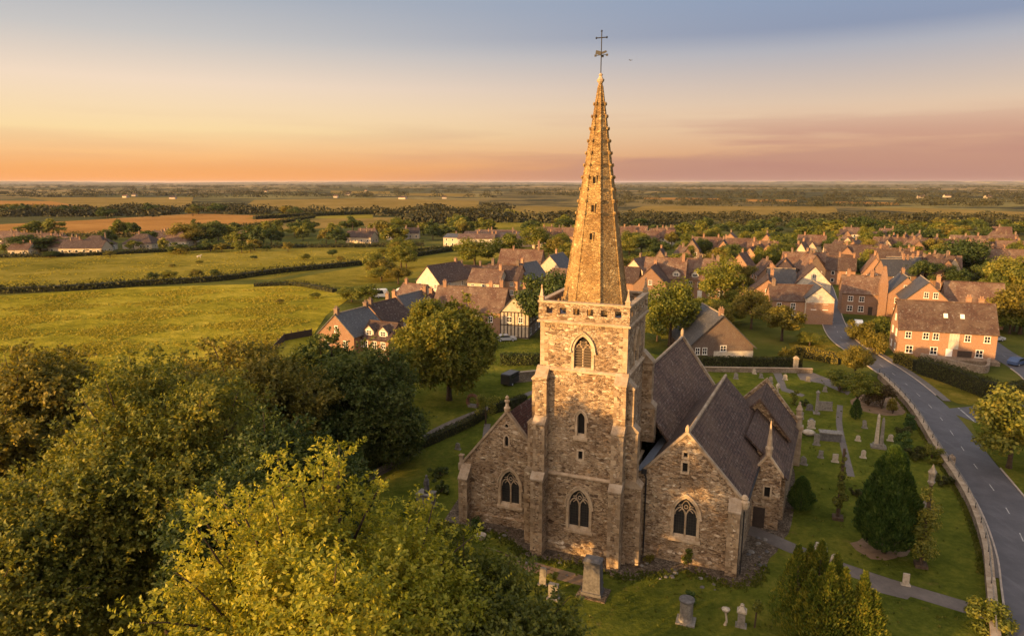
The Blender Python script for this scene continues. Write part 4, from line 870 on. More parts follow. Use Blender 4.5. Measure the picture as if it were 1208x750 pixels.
# single trees one can point to
for a in [
 ('M3', 640, 398, 15.5, 7.2, 'dark green tree directly behind the tower beside the half timbered house'),
 ('M0', 790, 408, 14.5, 6.6, 'full green tree between the tower and the barn with the dark gable'),
 ('M2', 1008, 446, 6.0, 3.4, 'golden green tree at the churchyard corner next to the road'),
 ('M2', 922, 402, 8.0, 5.2, 'golden green rounded tree before the brick house with the arched gable'),
 ('M0', 850, 362, 13.5, 7.0, 'large green tree in front of the big red roofed house'),
 ('M5', 886, 388, 10.0, 5.0, 'tawny tree between the barn and the golden green rounded tree'),
 ('M2', 845, 392, 7.0, 4.0, 'small golden tree behind the barn roof'),
 ('M3', 1128, 330, 15.0, 10.0, 'massive dark green tree behind the slate roofed brick house'),
 ('M1', 1188, 352, 12.0, 7.5, 'olive tree beyond the orange brick house, before the long red roof'),
 ('M2', 1203, 394, 11.5, 7.0, 'sunlit golden tree at the photo edge beyond the orange brick house'),
 ('M0', 922, 303, 11.0, 8.0, 'dark leafy tree above the white gabled house'),
 ('M3', 765, 300, 9.0, 6.5, 'dark round tree close behind the spire'),
 ('M0', 560, 315, 12.0, 9.0, 'broad green tree behind the slate roofed white house'),
 ('M4', 598, 312, 13.0, 9.0, 'leafy green tree before the industrial sheds'),
 ('M0', 632, 296, 13.0, 9.0, 'big green tree above the red roofed terrace left of the spire'),
 ('M1', 660, 300, 10.0, 6.0, 'olive tree tight against the spire'),
 ('M0', 432, 358, 5.6, 4.2, 'small round tree at the meadow corner behind the brick terrace'),
 ('M1', 415, 356, 4.4, 4.0, 'small olive bush beside the round tree at the meadow corner'),
 ('M2', 470, 335, 6.0, 5.0, 'golden tree on the pasture edge before the white gabled house'),
 ('M1', 450, 332, 5.0, 4.5, 'low olive tree on the pasture edge by the parked caravans'),
 ('M2', 905, 375, 6.0, 3.6, 'small golden tree next to the brown brick house'),
 ('M1', 1060, 372, 5.0, 2.8, 'olive garden tree in front of the paired brick house'),
 ('M4', 1000, 305, 8.0, 5.5, 'green tree below the white rendered row'),
 ('M0', 975, 300, 8.0, 5.5, 'green tree left of the white rendered row'),
 ('M1', 1062, 318, 7.5, 6.0, 'olive tree above the paired brick house'),
 ('M4', 1085, 322, 7.5, 6.0, 'green garden tree beside the slate roofed brick house'),
 ('M5', 222, 289, 12.5, 11, 'big tawny tree standing out of the belt beyond the meadow'),
 ('M3', 250, 288, 13.0, 8, 'tall dark tree next to the big tawny tree in the belt'),
 ('M3', 47, 298, 9.0, 15, 'wide low dark tree clump in front of the bungalows'),
 ('M0', 470, 276, 11, 9, 'round green tree by the far farm track'),
 ('M3', 1020, 283, 14, 12, 'large dark tree over the long village roofs'),
 ('M1', 715, 312, 10, 6, 'olive tree half hidden by the spire'),
 ('M0', 955, 408, 3.0, 3.0, 'low clipped green bush by the gate near the road'),
]: at(*a[:5], a[5])
big = at('M1', 1190, 552, 9.6, 5.0, 'large tree beside the road with golden top and dark skirt'); 
# every other tree of the village and the near woods, grouped by where it stands
VOID = []                                   # (px, py, halfwidth, up, down): keep clear of houses, roads
rt = random.Random(77)
def free(px, py): return not any(abs(px - a) < w and -u < a2 - py < d for a, a2, w, u, d in VOID)
def scatter(n, x0, x1, ytop, ybot, hs, rs, keys, label, group):
    k = tries = 0
    while k < n and tries < n * 30:
        tries += 1; px = rt.uniform(x0, x1); py = rt.uniform(ytop, ybot)
        if not free(px, py): continue
        at(rt.choice(keys), px, py, rt.uniform(*hs), rt.uniform(*rs), label, group); k += 1
# ------------------------------------------------------------------ houses
class House:
    def __init__(s, name, label, cat, px, py, face, group=None):
        p = G(px, py); s.rz = az_rz(face); s.t = thing(name, label, cat, (p.x, p.y, 0), s.rz, group); s.px, s.py = px, py
    def block(s, x, y, L, W, eave, ridge, wall='brick_red', roof='tile_red', axis='x', hip=False, z0=0.0, chim=(), over=.35, detail=True, dormers=(), gable_wall=None):
        """a wing whose front middle is at (x, y) and which runs back W; ridge along 'axis'"""
        t = s.t; x0, x1, y0, y1 = x - L / 2, x + L / 2, y, y + W; ym = (y0 + y1) / 2
        w = MB(); rf = MB()
        if hip: w.box(x0, x1, y0, y1, z0 - .2, eave)
        elif axis == 'x': w.prism([(x0, y0, z0 - .2), (x0, y0, eave), (x0, ym, ridge), (x0, y1, eave), (x0, y1, z0 - .2)], (L, 0, 0))
        else: w.prism([(x0, y0, z0 - .2), (x1, y0, z0 - .2), (x1, y0, eave), (x, y0, ridge), (x0, y0, eave)], (0, W, 0))
        s.wall = w.build('wall', M[wall], t)
        e = over; sl = (ridge - eave) / ((W if axis == 'x' else L) / 2); ze = eave - e * sl + .06; zr = ridge + .06
        if hip:
            h = min(W, L) / 2
            if axis == 'x': a, b = (x0 + h * .8, ym, zr), (x1 - h * .8, ym, zr)
            else: a, b = (x, y0 + h * .8, zr), (x, y1 - h * .8, zr)
            c = [(x0 - e, y0 - e, ze), (x1 + e, y0 - e, ze), (x1 + e, y1 + e, ze), (x0 - e, y1 + e, ze)]
            if axis == 'x': fs = [[c[0], c[1], b, a], [c[2], c[3], a, b], [c[1], c[2], b], [c[3], c[0], a]]
            else: fs = [[c[1], c[2], b, a], [c[3], c[0], a, b], [c[0], c[1], a], [c[2], c[3], b]]
            for f in fs: rf.face(f)
            rf.face([c[3], c[2], c[1], c[0]])
        elif axis == 'x':
            for sg, ya in ((-1, y0), (1, y1)): slope_slab(rf, [(x0 - e * .6, ya + sg * e, ze), (x1 + e * .6, ya + sg * e, ze), (x1 + e * .6, ym, zr), (x0 - e * .6, ym, zr)], .16)
            a, b = (x0 - .2, ym, zr), (x1 + .2, ym, zr)
        else:
            for sg, xa in ((-1, x0), (1, x1)): slope_slab(rf, [(xa + sg * e, y0 - e * .6, ze), (xa + sg * e, y1 + e * .6, ze), (x, y1 + e * .6, zr), (x, y0 - e * .6, zr)], .16)
            a, b = (x, y0 - .2, zr), (x, y1 + .2, zr)
        s.roof = rf.build('roof', M[roof], t)
        if detail: r = MB(); r.tube([a, b], .13, 5); r.build('ridge_tiles', M['tile_red' if roof != 'slate' else 'coping'], s.roof)
        for cx, cy, ch in chim:
            c = MB(); zc = ridge - .9; k_ = 1.0 if s.py > 345 else .72; c.box(cx - .42 * k_, cx + .42 * k_, cy - .32, cy + .32, zc - 1.2, ridge + ch); c.box(cx - .5 * k_, cx + .5 * k_, cy - .4, cy + .4, ridge + ch, ridge + ch + .16)
            for q in (-.2, .2): c.lathe(cx + q, cy, [(.14, ridge + ch + .16), (.11, ridge + ch + .6)], 6)
            c.build('chimney', M['brick_br' if s.px % 3 > 1 else 'brick_red'], s.roof)
        s.b = (x0, x1, y0, y1, eave, ridge)
        for d in dormers:          # (u along front, width, kind)
            u, dw = d; z = eave + .35; dm_ = MB(); depth = (1.9 + .5) / max(sl, .4); yd = y0 + .5 / max(sl, .3)
            dm_.prism([(u - dw / 2, yd, z), (u + dw / 2, yd, z), (u + dw / 2, yd, z + 1.15), (u, yd, z + 1.15 + dw * .42), (u - dw / 2, yd, z + 1.15)], (0, depth, 0)); o = dm_.build('dormer', M['white'], s.roof)
            for sg in (-1, 1):
                pass
            r2 = MB()
            for sg in (-1, 1): slope_slab(r2, [(u + sg * (dw / 2 + .2), yd - .2, z + 1.02), (u + sg * (dw / 2 + .2), yd + depth, z + 1.02), (u, yd + depth, z + 1.26 + dw * .42), (u, yd - .2, z + 1.26 + dw * .42)], .1)
            r2.build('dormer_roof', M[roof], s.roof); s.window('f', u, z + .15, dw * .62, .85, y=yd, parent=s.roof)
        return s
    def window(s, side, u, z, w, h, y=None, panes=2, parent=None, door=None, rot=None):
        x0, x1, y0, y1, ev, rd = s.b
        o, ux, no = {'f': ((u, y0 if y is None else y, 0), X3, -Y3), 'l': ((x0, u, 0), -Y3, -X3), 'r': ((x1, u, 0), Y3, X3), 'b': ((u, y1, 0), -X3, Y3)}[side]
        o = Vector(o); P = lambda a, zz, d=0.0: o + ux * a + Z3 * zz + no * d
        if door:
            m = MB(); m.hexa([P(-w / 2, z, -.02), P(w / 2, z, -.02), P(w / 2, z, .06), P(-w / 2, z, .06), P(-w / 2, z + h, -.02), P(w / 2, z + h, -.02), P(w / 2, z + h, .06), P(-w / 2, z + h, .06)])
            return m.build('door', M[door], s.t)
        m = MB(); f = .09
        ring(m, P, rect(0, z, z + h, w / 2 - f), rect(0, z - .0, z + h, w / 2), -.02, .07, .015)
        # the ring above insets only sideways; add head, sill and bars
        for zz, hh, ww, dd in ((z - .1, .14, w / 2 + .08, .12), (z + h - .05, .1, w / 2 + .03, .08), (z + h * .5 - .03, .06, w / 2 - .05, .06)):
            m.hexa([P(-ww, zz, 0), P(ww, zz, 0), P(ww, zz, dd), P(-ww, zz, dd), P(-ww, zz + hh, 0), P(ww, zz + hh, 0), P(ww, zz + hh, dd), P(-ww, zz + hh, dd)])
        for k in range(1, panes):
            a = -w / 2 + w * k / panes; m.hexa([P(a - .035, z, 0), P(a + .035, z, 0), P(a + .035, z, .06), P(a - .035, z, .06), P(a - .035, z + h, 0), P(a + .035, z + h, 0), P(a + .035, z + h, .06), P(a - .035, z + h, .06)])
        fr = m.build('window', M['frame'], parent or s.t)
        g = MB(); g.face([P(-w / 2 + .04, z, .022), P(w / 2 - .04, z, .022), P(w / 2 - .04, z + h, .022), P(-w / 2 + .04, z + h, .022)]); g.build('pane', M['pane'], fr)
        return fr
    def row(s, side, us, z, w=1.0, h=1.25, panes=2):
        for u in us: s.window(side, u, z, w, h, panes=panes)
        return s
    def far_windows(s, side, us, zs, w=1.1, h=1.2):     # small distant houses: each window one plain mesh
        x0, x1, y0, y1, ev, rd = s.b
        for u in us:
            for z in zs:
                m = MB(); m.mi = 0
                if side == 'f': m.box(u - w / 2, u + w / 2, y0 - .05, y0 + .02, z, z + h); m.mi = 1; m.face([(u - w / 2 + .12, y0 - .06, z + .1), (u + w / 2 - .12, y0 - .06, z + .1), (u + w / 2 - .12, y0 - .06, z + h - .1), (u - w / 2 + .12, y0 - .06, z + h - .1)])
                elif side == 'l': m.box(x0 - .05, x0 + .02, u - w / 2, u + w / 2, z, z + h); m.mi = 1; m.face([(x0 - .06, u + w / 2 - .12, z + .1), (x0 - .06, u - w / 2 + .12, z + .1), (x0 - .06, u - w / 2 + .12, z + h - .1), (x0 - .06, u + w / 2 - .12, z + h - .1)])
                else: m.box(x1 - .02, x1 + .05, u - w / 2, u + w / 2, z, z + h); m.mi = 1; m.face([(x1 + .06, u - w / 2 + .12, z + .1), (x1 + .06, u + w / 2 - .12, z + .1), (x1 + .06, u + w / 2 - .12, z + h - .1), (x1 + .06, u - w / 2 + .12, z + h - .1)])
                m.build('window', [M['frame'], M['pane']], s.t)
        return s

# A. brick house with slate roof and its terrace (left of the lone tree); gable towards the camera
h = House('brick_house', 'orange brick gabled house with slate roof, end of the terrace beside the meadow', 'house', 398, 428, 206)
h.block(0, 0, 8.4, 9.5, 5.6, 9.4, 'brick_or', 'slate', axis='y', chim=[(0, .5, .9), (0, 9.2, .7)])
h.window('f', .2, 6.0, .8, 1.2); h.row('f', (-2.2, 2.2), 3.2); h.row('r', (2.5, 5.5), 3.3); h.row('f', (-2.2, 0, 2.2), .8)
h.block(7.2, 2.2, 6.4, 6.2, 5.0, 7.6, 'brick_or', 'tile_dark', axis='x', chim=(), dormers=[(5.6, 2.0), (8.8, 2.0)])
h.row('f', (5.2, 7.2, 9.2), 3.2); h.row('f', (5.0, 9.2), .7, 1.2, 1.5); h.window('f', 7.2, .1, 1.0, 2.1, door='timber'); h.row('r', (4.0, 6.4), 3.2, .8, 1.2); h.row('r', (4.0, 6.4), .8, .8, 1.2)
h = House('terrace_house', 'brown tiled terrace house with raised brick party walls behind the slate roof', 'house', 437, 410, 206)
h.block(0, 0, 8.6, 9.5, 5.4, 9.0, 'brick_red', 'tile_dark', axis='y', chim=[(0, .6, .9), (-1.5, 8.6, .9)]); h.row('r', (3, 6.5), 3.3)
pw = MB(); pw.prism([(-4.5, 9.3, 4.4), (0, 9.3, 9.6), (4.5, 9.3, 4.4), (4.5, 9.3, 3.5), (-4.5, 9.3, 3.5)], (0, .5, 0)); pw.build('party_wall', M['brick_or'], h.t)
h = House('terrace_house', 'dark slated terrace house with a raised orange party wall at its far end', 'house', 468, 396, 206)
h.block(0, 0, 9.0, 10.5, 5.2, 8.8, 'brick_red', 'slate', axis='y', chim=[(-1, 1, .9), (1.2, 10, 1.0)]); h.row('r', (3, 6.5), 3.3)
pw = MB(); pw.prism([(-4.7, 10.3, 4.1), (0, 10.3, 9.5), (4.7, 10.3, 4.1), (4.7, 10.3, 3.3), (-4.7, 10.3, 3.3)], (0, .5, 0)); pw.build('party_wall', M['brick_or'], h.t)
h = House('terrace_house', 'cream gabled cottage squeezed between the slated terrace and the half timbered house', 'house', 507, 388, 205)
h.block(0, 0, 7, 9, 4.6, 8.2, 'cream', 'tile_dark', axis='y', chim=[(0, 1, 1.1), (1.6, 6, 1.0)]); h.row('f', (-1.6, 1.6), 3.4); h.window('f', 0, 5.6, .8, 1.0)
# B. half timbered house
def timbering(h, side, u0, u1, z0, z1, n, rails):
    x0, x1, y0, y1, ev, rd = h.b; m = MB()
    def bx(a, b, za, zb):
        if side == 'r': m.box(x1 - .02, x1 + .07, a, b, za, zb)
        else: m.box(a, b, y0 - .07, y0 + .02, za, zb)
    for k in range(n + 1):
        a = u0 + (u1 - u0) * k / n; bx(a - .1, a + .1, z0, z1)
    for z in rails: bx(u0 - .1, u1 + .1, z - .1, z + .1)
    m.build('timber_frame', M['timber'], h.t)
h = House('half_timbered_house', 'long red brown tiled house with black and white half timbered end', 'house', 556, 395, 195)
h.block(-1, 0, 16.5, 8.4, 5.6, 10.2, 'brick_red', 'tile_brown', axis='x', chim=[(-7.6, 4.2, 1.0), (5.6, 5.4, 1.4), (3.2, 5.0, 1.0)])
h.row('f', (-6.5, -3.5, 1.5, 4.5), 3.2)
h.block(10.2, -.6, 6.4, 13.5, 5.9, 9.4, 'cream', 'slate', axis='y', chim=[(10.2, 8.5, 1.1)])
timbering(h, 'r', -.6, 12.9, .1, 5.8, 15, (.2, 2.9, 5.75)); timbering(h, 'f', 7.0, 13.4, .1, 5.8, 8, (.2, 2.9, 5.75))
h.row('r', (1.2, 4.2, 7.2, 10.2), 3.5, 1.2, 1.3); h.row('r', (1.2, 6.2, 9.6), .7, 1.2, 1.4); h.row('f', (9.0, 11.6), 3.5, 1.0, 1.2)
for (lab, px, py, fc, L, W, ev, rd, wl, rf_, ax, ch) in [
 ('white gabled house with dark roof standing beyond the brick terrace', 505, 352, 215, 9, 15, 5.0, 9.6, 'white', 'tile_dark', 'y', [(0, 13, .9)]),
 ('low brown tiled house behind the white gabled house', 545, 345, 190, 14, 8, 4.6, 8.0, 'cream', 'tile_brown', 'x', [(-1, 4, 1.2), (5, 4, 1.0)]),
 ('pale walled tiled cottage between the brown tiled house and the brick chimneys', 570, 352, 200, 10, 8, 4.8, 8.2, 'cream', 'tile_brown', 'x', [(4, 4, 1.2)]),
 ('dark tiled cottage over the roof of the half timbered house', 590, 350, 200, 11, 9, 5.2, 9.0, 'brick_red', 'tile_dark', 'x', [(-4, 4.5, 1.5), (4, 4.5, 1.5)]),
 ('orange gabled cottage with slate roof behind the dark tree', 610, 347, 214, 8, 11, 5.0, 9.2, 'brick_or', 'slate', 'y', [(0, 3, 1.2)]),
 ('tall red tiled house with a big chimney left of the spire', 612, 332, 195, 15, 9, 6.2, 10.6, 'brick_red', 'tile_red', 'x', [(-3, 4.5, .8), (6, 4.5, 2.8)]),
 ('pale gabled house with slate roof beside the tall red tiled house', 648, 338, 205, 9, 12, 5.6, 10.2, 'cream', 'slate', 'y', [(0, 6, 1.2)]),
 ('low cream house in front of the pale gabled house near the spire', 662, 352, 200, 8, 9, 5.0, 8.2, 'cream', 'tile_brown', 'x', [(2, 4, 1.0)]),
 ('low red tiled cottage in front of the caravans', 480, 366, 210, 8, 8, 3.6, 6.6, 'cream', 'tile_brown', 'x', [(-3, 4, 1.0)]),
]:
    h = House('cottage', lab, 'house', px, py, fc); h.block(0, 0, L, W, ev, rd, wl, rf_, ax, chim=ch)
    us = [-L / 2 + L * (k + .5) / max(2, int(L / 3)) for k in range(max(2, int(L / 3)))]
    h.row('f', us, ev - 1.8, 1.0, 1.2); h.row('f', us, .8, 1.0, 1.3); h.row('r', (W * .3, W * .7), ev - 1.8)
# C. barn-like house behind the churchyard hedge
h = House('barn', 'brown brick barn with a wide dark gable and slate roof behind the churchyard hedge', 'barn', 850, 423, 178)
h.block(0, 0, 12.6, 13, 2.6, 8.6, 'brick_br', 'slate', axis='y', over=.6, chim=[(0, 1.2, .9)])
bw = MB(); bw.box(-1.4, 6.32, -.06, .02, 0, 1.5); bw.build('white_wall_band', M['white'], h.t); h.row('f', (.4,), 1.5, 1.2, 1.1); h.row('f', (-4.6, -3.2), .9, .9, 1.3); h.row('r', (3, 6, 9), 1.0, 1.2, 1.0)
# D. big orange brick house on the right
h = House('brick_house', 'large orange brick house with long red tiled roof above the roadside hedge', 'house', 1114, 424, 199)
h.block(0, 0, 16.5, 8.2, 5.7, 10.6, 'brick_or', 'tile_brown', axis='x', chim=[(4.2, 5.4, .9), (6.3, 5.2, .7)])
h.row('f', (-6.6, -3.6, -1.9, 3.4, 6.6), 3.8, 1.05, 1.25); h.row('f', (-6.2, -2.0, 5.6), .9, 1.25, 1.4); h.row('f', (1.2, 1.2), 3.7, 1.5, 1.5, 3); h.window('f', 3.2, .05, 2.4, 1.9, door='timber'); h.window('f', .6, .05, 1.1, 2.1, door='frame'); h.row('l', (2.2, 5.8), 3.8); h.row('l', (2.2, 5.8), .9); h.window('l', 4.1, 6.6, .9, 1.2)
pb = MB(); pb.box(.35, 2.05, -.05, .03, 2.2, 5.55); pb.build('white_panel', M['white'], h.t)
for u in (-.2, 2.6):
    k = MB(); sl = (10.6 - 5.7) / 4.1; yy = 2.0; z = 5.7 + yy * sl + .1
    k.hexa([(u - .35, yy - .3, z - .3 * sl), (u + .35, yy - .3, z - .3 * sl), (u + .35, yy + .3, z + .3 * sl), (u - .35, yy + .3, z + .3 * sl), (u - .35, yy - .38, z - .3 * sl + .1), (u + .35, yy - .38, z - .3 * sl + .1), (u + .35, yy + .22, z + .3 * sl + .1), (u - .35, yy + .22, z + .3 * sl + .1)]); k.build('skylight', M['frame'], h.roof)
po = MB(); po.box(-4.0, 8.4, -2.6, -.02, 0, .7); po.build('terrace_plinth', M['stone_wall'], h.t)
# E. gabled house with slate roof behind it
h = House('brick_house', 'orange gabled brick house with slate valley roof behind the large orange house', 'house', 1090, 386, 202)
h.block(0, 0, 9.6, 12, 6.2, 10.8, 'brick_or', 'slate', axis='y', chim=[(2.5, 4, .8)])
h.row('f', (-.3, 1.6), 7.0, 1.0, 1.3); h.row('f', (-2.5, 2.5), 3.4); h.row('f', (-2.5, 2.5), .8)
h.block(10.5, 3.5, 12, 9, 5.4, 10.2, 'brick_or', 'tile_brown', axis='x'); h.row('f', (8, 11, 14), 3.2)
# F. houses along the far part of the road
h = House('brick_house', 'paired orange brick house with tall narrow gable front right of the road', 'house', 1032, 372, 200)
h.block(-3.5, 0, 9, 8.5, 5.6, 9.6, 'brick_or', 'tile_brown', axis='x', chim=[(-6.5, 4.2, 1.2), (-1, 4.2, 1.3)]); h.row('f', (-6, -3.4), 3.4, 1.2, 1.3); h.row('f', (-6, -3.4), .8, 1.3, 1.4); h.window('f', -1.2, .05, 1.0, 2.1, door='timber')
h.block(6.3, -.8, 8.2, 10, 6.0, 10.4, 'brick_or', 'slate', axis='y', chim=[(6.3, 6, 1.0)]); h.row('f', (4.6, 7.8), 3.6, 1.3, 1.4); h.row('f', (6.3,), 7.0, 1.2, 1.2); h.row('f', (4.6, 7.8), .8, 1.3, 1.5)
st = MB(); st.box(.3, 2.2, -1.1, 1.2, 0, 8.2); st.box(.3, 2.2, -1.1, 1.2, 8.2, 12.8, (1.0, 1.5, -.3, .4)); st.build('stair_gable', M['brick_or'], h.t)
h = House('brick_house', 'brick house with white arched gable at the left kerb of the road', 'house', 938, 380, 192)
h.block(0, 0, 12, 8.4, 5.4, 8.6, 'brick_red', 'tile_brown', axis='x', chim=[(-5, 4, 1.1)]); h.row('f', (-4, -.8), 3.2, 1.1, 1.5); h.row('f', (-4,), .8, 1.2, 1.5); h.window('f', -.8, .05, 1.2, 2.4, door='frame')
h.block(5.0, -1.6, 6.2, 10, 6.4, 9.2, 'white', 'slate', axis='y'); h.row('f', (3.6, 6.2), 3.6, 1.1, 1.3); bk = MB(); bk.box(1.88, 8.12, -1.68, -1.58, 0, 5.2); bk.build('brick_front', M['brick_red'], h.t)
h = House('white_house', 'white gabled house with dark roof at the bend of the road', 'house', 958, 357, 195)
h.block(0, 0, 9, 10, 5.6, 10.4, 'white', 'tile_dark', axis='y', chim=[(0, 8, .9)]); h.row('f', (-2.2, 2.2), 3.2, 1.2, 1.4); h.row('f', (-2.4, 0, 2.4), .6, 1.4, 1.7); h.window('f', 0, 7.0, 1.0, 1.1)
h.block(-8.2, 2, 7.6, 8, 5.0, 8.8, 'white', 'slate', axis='x', chim=[(-11, 6, 1.0)]); h.row('f', (-10, -7), 3.0)
h = House('brick_house', 'brown brick gabled house with dark slope between the tawny tree and the road', 'house', 903, 372, 200)
h.block(0, 0, 10.2, 12, 5.0, 9.4, 'brick_red', 'tile_dark', axis='y', chim=[(1.0, 9, 1.2)]); h.row('f', (0,), 5.6, .9, 1.2); h.row('f', (-2.6, 2.6), 3.0); h.row('f', (-2.6, 2.6), .7)
h = House('manor_house', 'big red roofed house with white bay windows and hipped roof', 'house', 827, 352, 188)
h.block(0, 0, 17, 11, 5.8, 11.2, 'brick_or', 'tile_red', axis='x', hip=True, chim=[(-5.5, 5.5, .2), (0, 5.5, 1.0), (5, 5.5, .6)], dormers=[(-2, 2.2)]); h.row('f', (-6.5, -3.5, -.5, 2.5, 5.5), 3.4, 1.5, 1.6, 3); h.row('f', (-6.5, -3.5, 2.5, 5.5), .7, 1.5, 1.7, 3); h.window('f', -.5, .05, 1.3, 2.3, door='frame')
h.block(9.0, 2.5, 7, 9, 5.4, 9.8, 'brick_or', 'tile_brown', axis='y', chim=[(9, 7, .9)]); h.row('f', (7.6, 10.4), 3.2)
h = House('brick_house', 'red brick gabled house with a lower white fronted wing right of the spire', 'house', 766, 358, 200)
h.block(0, 0, 9.5, 12, 5.4, 10.2, 'brick_or', 'tile_red', axis='y', chim=[(0, 9, .9)]); h.row('f', (-2.6, 0, 2.6), .8, 1.5, 1.7); h.row('f', (0,), 5.4, 1.0, 1.2); h.row('r', (3, 6), 3.2)
h.block(2.5, 9, 12, 9, 6.4, 11.6, 'brick_red', 'tile_brown', axis='x', chim=[(7.5, 13, 1.2)], dormers=[(6.0, 2.2)]); h.row('r', (11.5, 15), 3.6)
h.block(-7.5, 5, 6, 8, 5.0, 9.0, 'brick_red', 'tile_dark', axis='x')
h = House('shed', 'grey roofed shed behind the red gabled house near the spire', 'shed', 806, 337, 190); h.block(0, 0, 14, 10, 4.2, 7.0, 'cream', 'slate', axis='x', over=.2); h.row('f', (-4, 0, 4), 1.4, 1.4, 1.2)
VOID += [(766, 350, 20, 6, 22), (827, 342, 26, 8, 18), (903, 362, 20, 8, 20), (940, 368, 30, 14, 18), (960, 347, 30, 10, 16), (1032, 358, 40, 14, 24), (1090, 372, 40, 14, 25), (1114, 410, 58, 34, 20), (983, 370, 20, 30, 40), (850, 410, 46, 30, 20),
         (505, 340, 40, 16, 20), (560, 345, 80, 12, 60), (620, 335, 50, 14, 30)]
# the rest of the village: one build per house
rv = random.Random(12)
def simple(px, py, face, L, W, ev, rd, wl, rf_, label, group, hip=False, ax='x', name='house'):
    h = House(name, label, 'house', px, py, face, group)
    ch = [(rv.uniform(-.35, .35) * L if ax == 'x' else 0, W * .5, rv.uniform(.7, 1.2))] + ([(L * .42, W * .5, .9)] if ax == 'x' and rv.random() < .5 and not hip else [])
    h.block(0, 0, L, W, ev, rd, wl, rf_, ax, hip=hip, chim=ch, detail=py > 300)
    n = max(2, int(L / 3.2)); us = [-L / 2 + L * (k + .5) / n for k in range(n)]; zs = [.9] + ([ev - 1.7] if ev > 4 else [])
    h.far_windows('f', us, zs); h.far_windows('l' if px > 604 else 'r', [W * .3, W * .7], zs)
    VOID.append((px, py - 6, 700.0 / max(60, G(px, py).y) * L * .40, 6, 6))
# named rows that stand out
simple(1000, 319, 196, 17, 9, 5.4, 9.6, 'white', 'tile_brown', 'long white rendered row with brown roof above the road end', None)
simple(1100, 309, 200, 19, 9, 5.2, 9.6, 'cream', 'tile_brown', 'long brown roofed row with tall chimneys under the dark wood', None)
simple(1195, 332, 205, 20, 9, 5.6, 10.6, 'brick_or', 'tile_brown', 'long red roofed house at the photo edge above the olive tree', None)
simple(1150, 300, 200, 20, 9, 5.0, 8.6, 'white', 'tile_brown', 'white walled row glimpsed among the trees uphill', None)
simple(1050, 325, 200, 14, 9, 5.4, 9.6, 'brick_red', 'tile_dark', 'dark roofed house behind the paired brick house', None)
simple(1068, 340, 190, 10, 9, 5.4, 9.6, 'cream', 'slate', 'slate roofed grey house between the paired house and the gabled house', None)
simple(950, 330, 195, 15, 9, 5.2, 9.2, 'brick_or', 'tile_red', 'red tiled house tucked behind the white gabled house', None)
simple(990, 336, 205, 9, 9, 5.0, 9.0, 'brick_or', 'tile_brown', 'small brick house at the top of the road', None)
simple(870, 306, 190, 16, 8, 5.0, 9.0, 'brick_or', 'tile_red', 'low red tiled row among the trees above the big red roofed house', None)
simple(898, 313, 200, 12, 8, 5.2, 9.6, 'brick_red', 'tile_red', 'red roofed house with chimneys beside the dark leafy tree', None)
simple(958, 302, 195, 12, 9, 5.0, 9.4, 'cream', 'tile_red', 'red gabled house with pale walls over the dark leafy tree', None)
simple(835, 304, 185, 12, 8, 5.0, 9.0, 'cream', 'tile_red', 'pale walled red roofed house in the trees right of the spire', None)
simple(1195, 310, 205, 13, 8, 5.0, 9.0, 'brick_red', 'tile_brown', 'brown roofed house in the trees at the photo edge', None)
simple(1050, 308, 195, 13, 8, 5.4, 10, 'brick_or', 'tile_brown', 'brick row left of the long brown roofed row', None)
simple(22, 302, 175, 9, 8, 3.0, 5.6, 'cream', 'tile_red', 'white walled bungalow closest to the photo edge beyond the meadow', None)
simple(95, 300, 178, 20, 10, 3.0, 6.2, 'cream', 'tile_dark', 'long white bungalow row with dark purple roof beyond the meadow', None)
simple(107, 297, 178, 14, 12, 3.2, 7.6, 'white', 'tile_dark', 'hipped purple roofed bungalow behind the long white row', None, hip=True)
simple(162, 294, 180, 15, 12, 3.0, 7.4, 'cream', 'tile_dark', 'wide hipped purple roof near the middle of the tree belt', None, hip=True)
simple(205, 291, 182, 14, 11, 3.0, 7.6, 'cream', 'tile_brown', 'hipped brown roofed bungalow beside the big tawny tree', None, hip=True)
simple(287, 289, 185, 12, 9, 3.2, 6.4, 'white', 'tile_red', 'small red roofed bungalow at the end of the tree belt', None)
simple(75, 299, 178, 14, 9, 3.2, 6.4, 'cream', 'tile_red', 'red roofed bungalow between the wide dark clump and the white row', None)
# clusters whose members look alike
for k in range(9):
    simple(4 + k * 8.5 + rv.uniform(-2, 2), rv.uniform(285, 296), rv.uniform(165, 200), rv.uniform(10, 16), 9, 3.2, rv.uniform(5.8, 7), 'cream', rv.choice(['tile_red', 'tile_brown']), 'small pitched roof bungalow in the cluster behind the wide dark tree clump', 'bungalows behind the wide dark tree clump')
for k in range(7):
    simple(rv.uniform(120, 300), rv.uniform(283, 288), rv.uniform(165, 200), rv.uniform(10, 16), 9, 3.0, rv.uniform(5.6, 7), 'cream', rv.choice(['tile_dark', 'tile_brown']), 'small roof showing between the trees of the belt beyond the meadow', 'roofs in the tree belt beyond the meadow')
for k in range(16):
    simple(rv.uniform(640, 680) if k < 7 else rv.uniform(738, 802), rv.uniform(283, 296), rv.uniform(160, 215), rv.uniform(7, 11), 8, 4.6, rv.uniform(7.6, 9), rv.choice(['white', 'cream', 'brick_or']), 'tile_red', 'red roofed house in the far estate behind the spire', 'red roofed estate behind the spire')
for k in range(8):
    simple(rv.uniform(535, 615), rv.uniform(287, 296), rv.uniform(170, 200), rv.uniform(14, 24), 12, 5.0, rv.uniform(6.4, 7.4), rv.choice(['white', 'cream']), rv.choice(['slate', 'tile_dark', 'tile_red']), 'long low industrial shed at the far side of the pasture', 'industrial sheds beyond the pasture', name='shed')
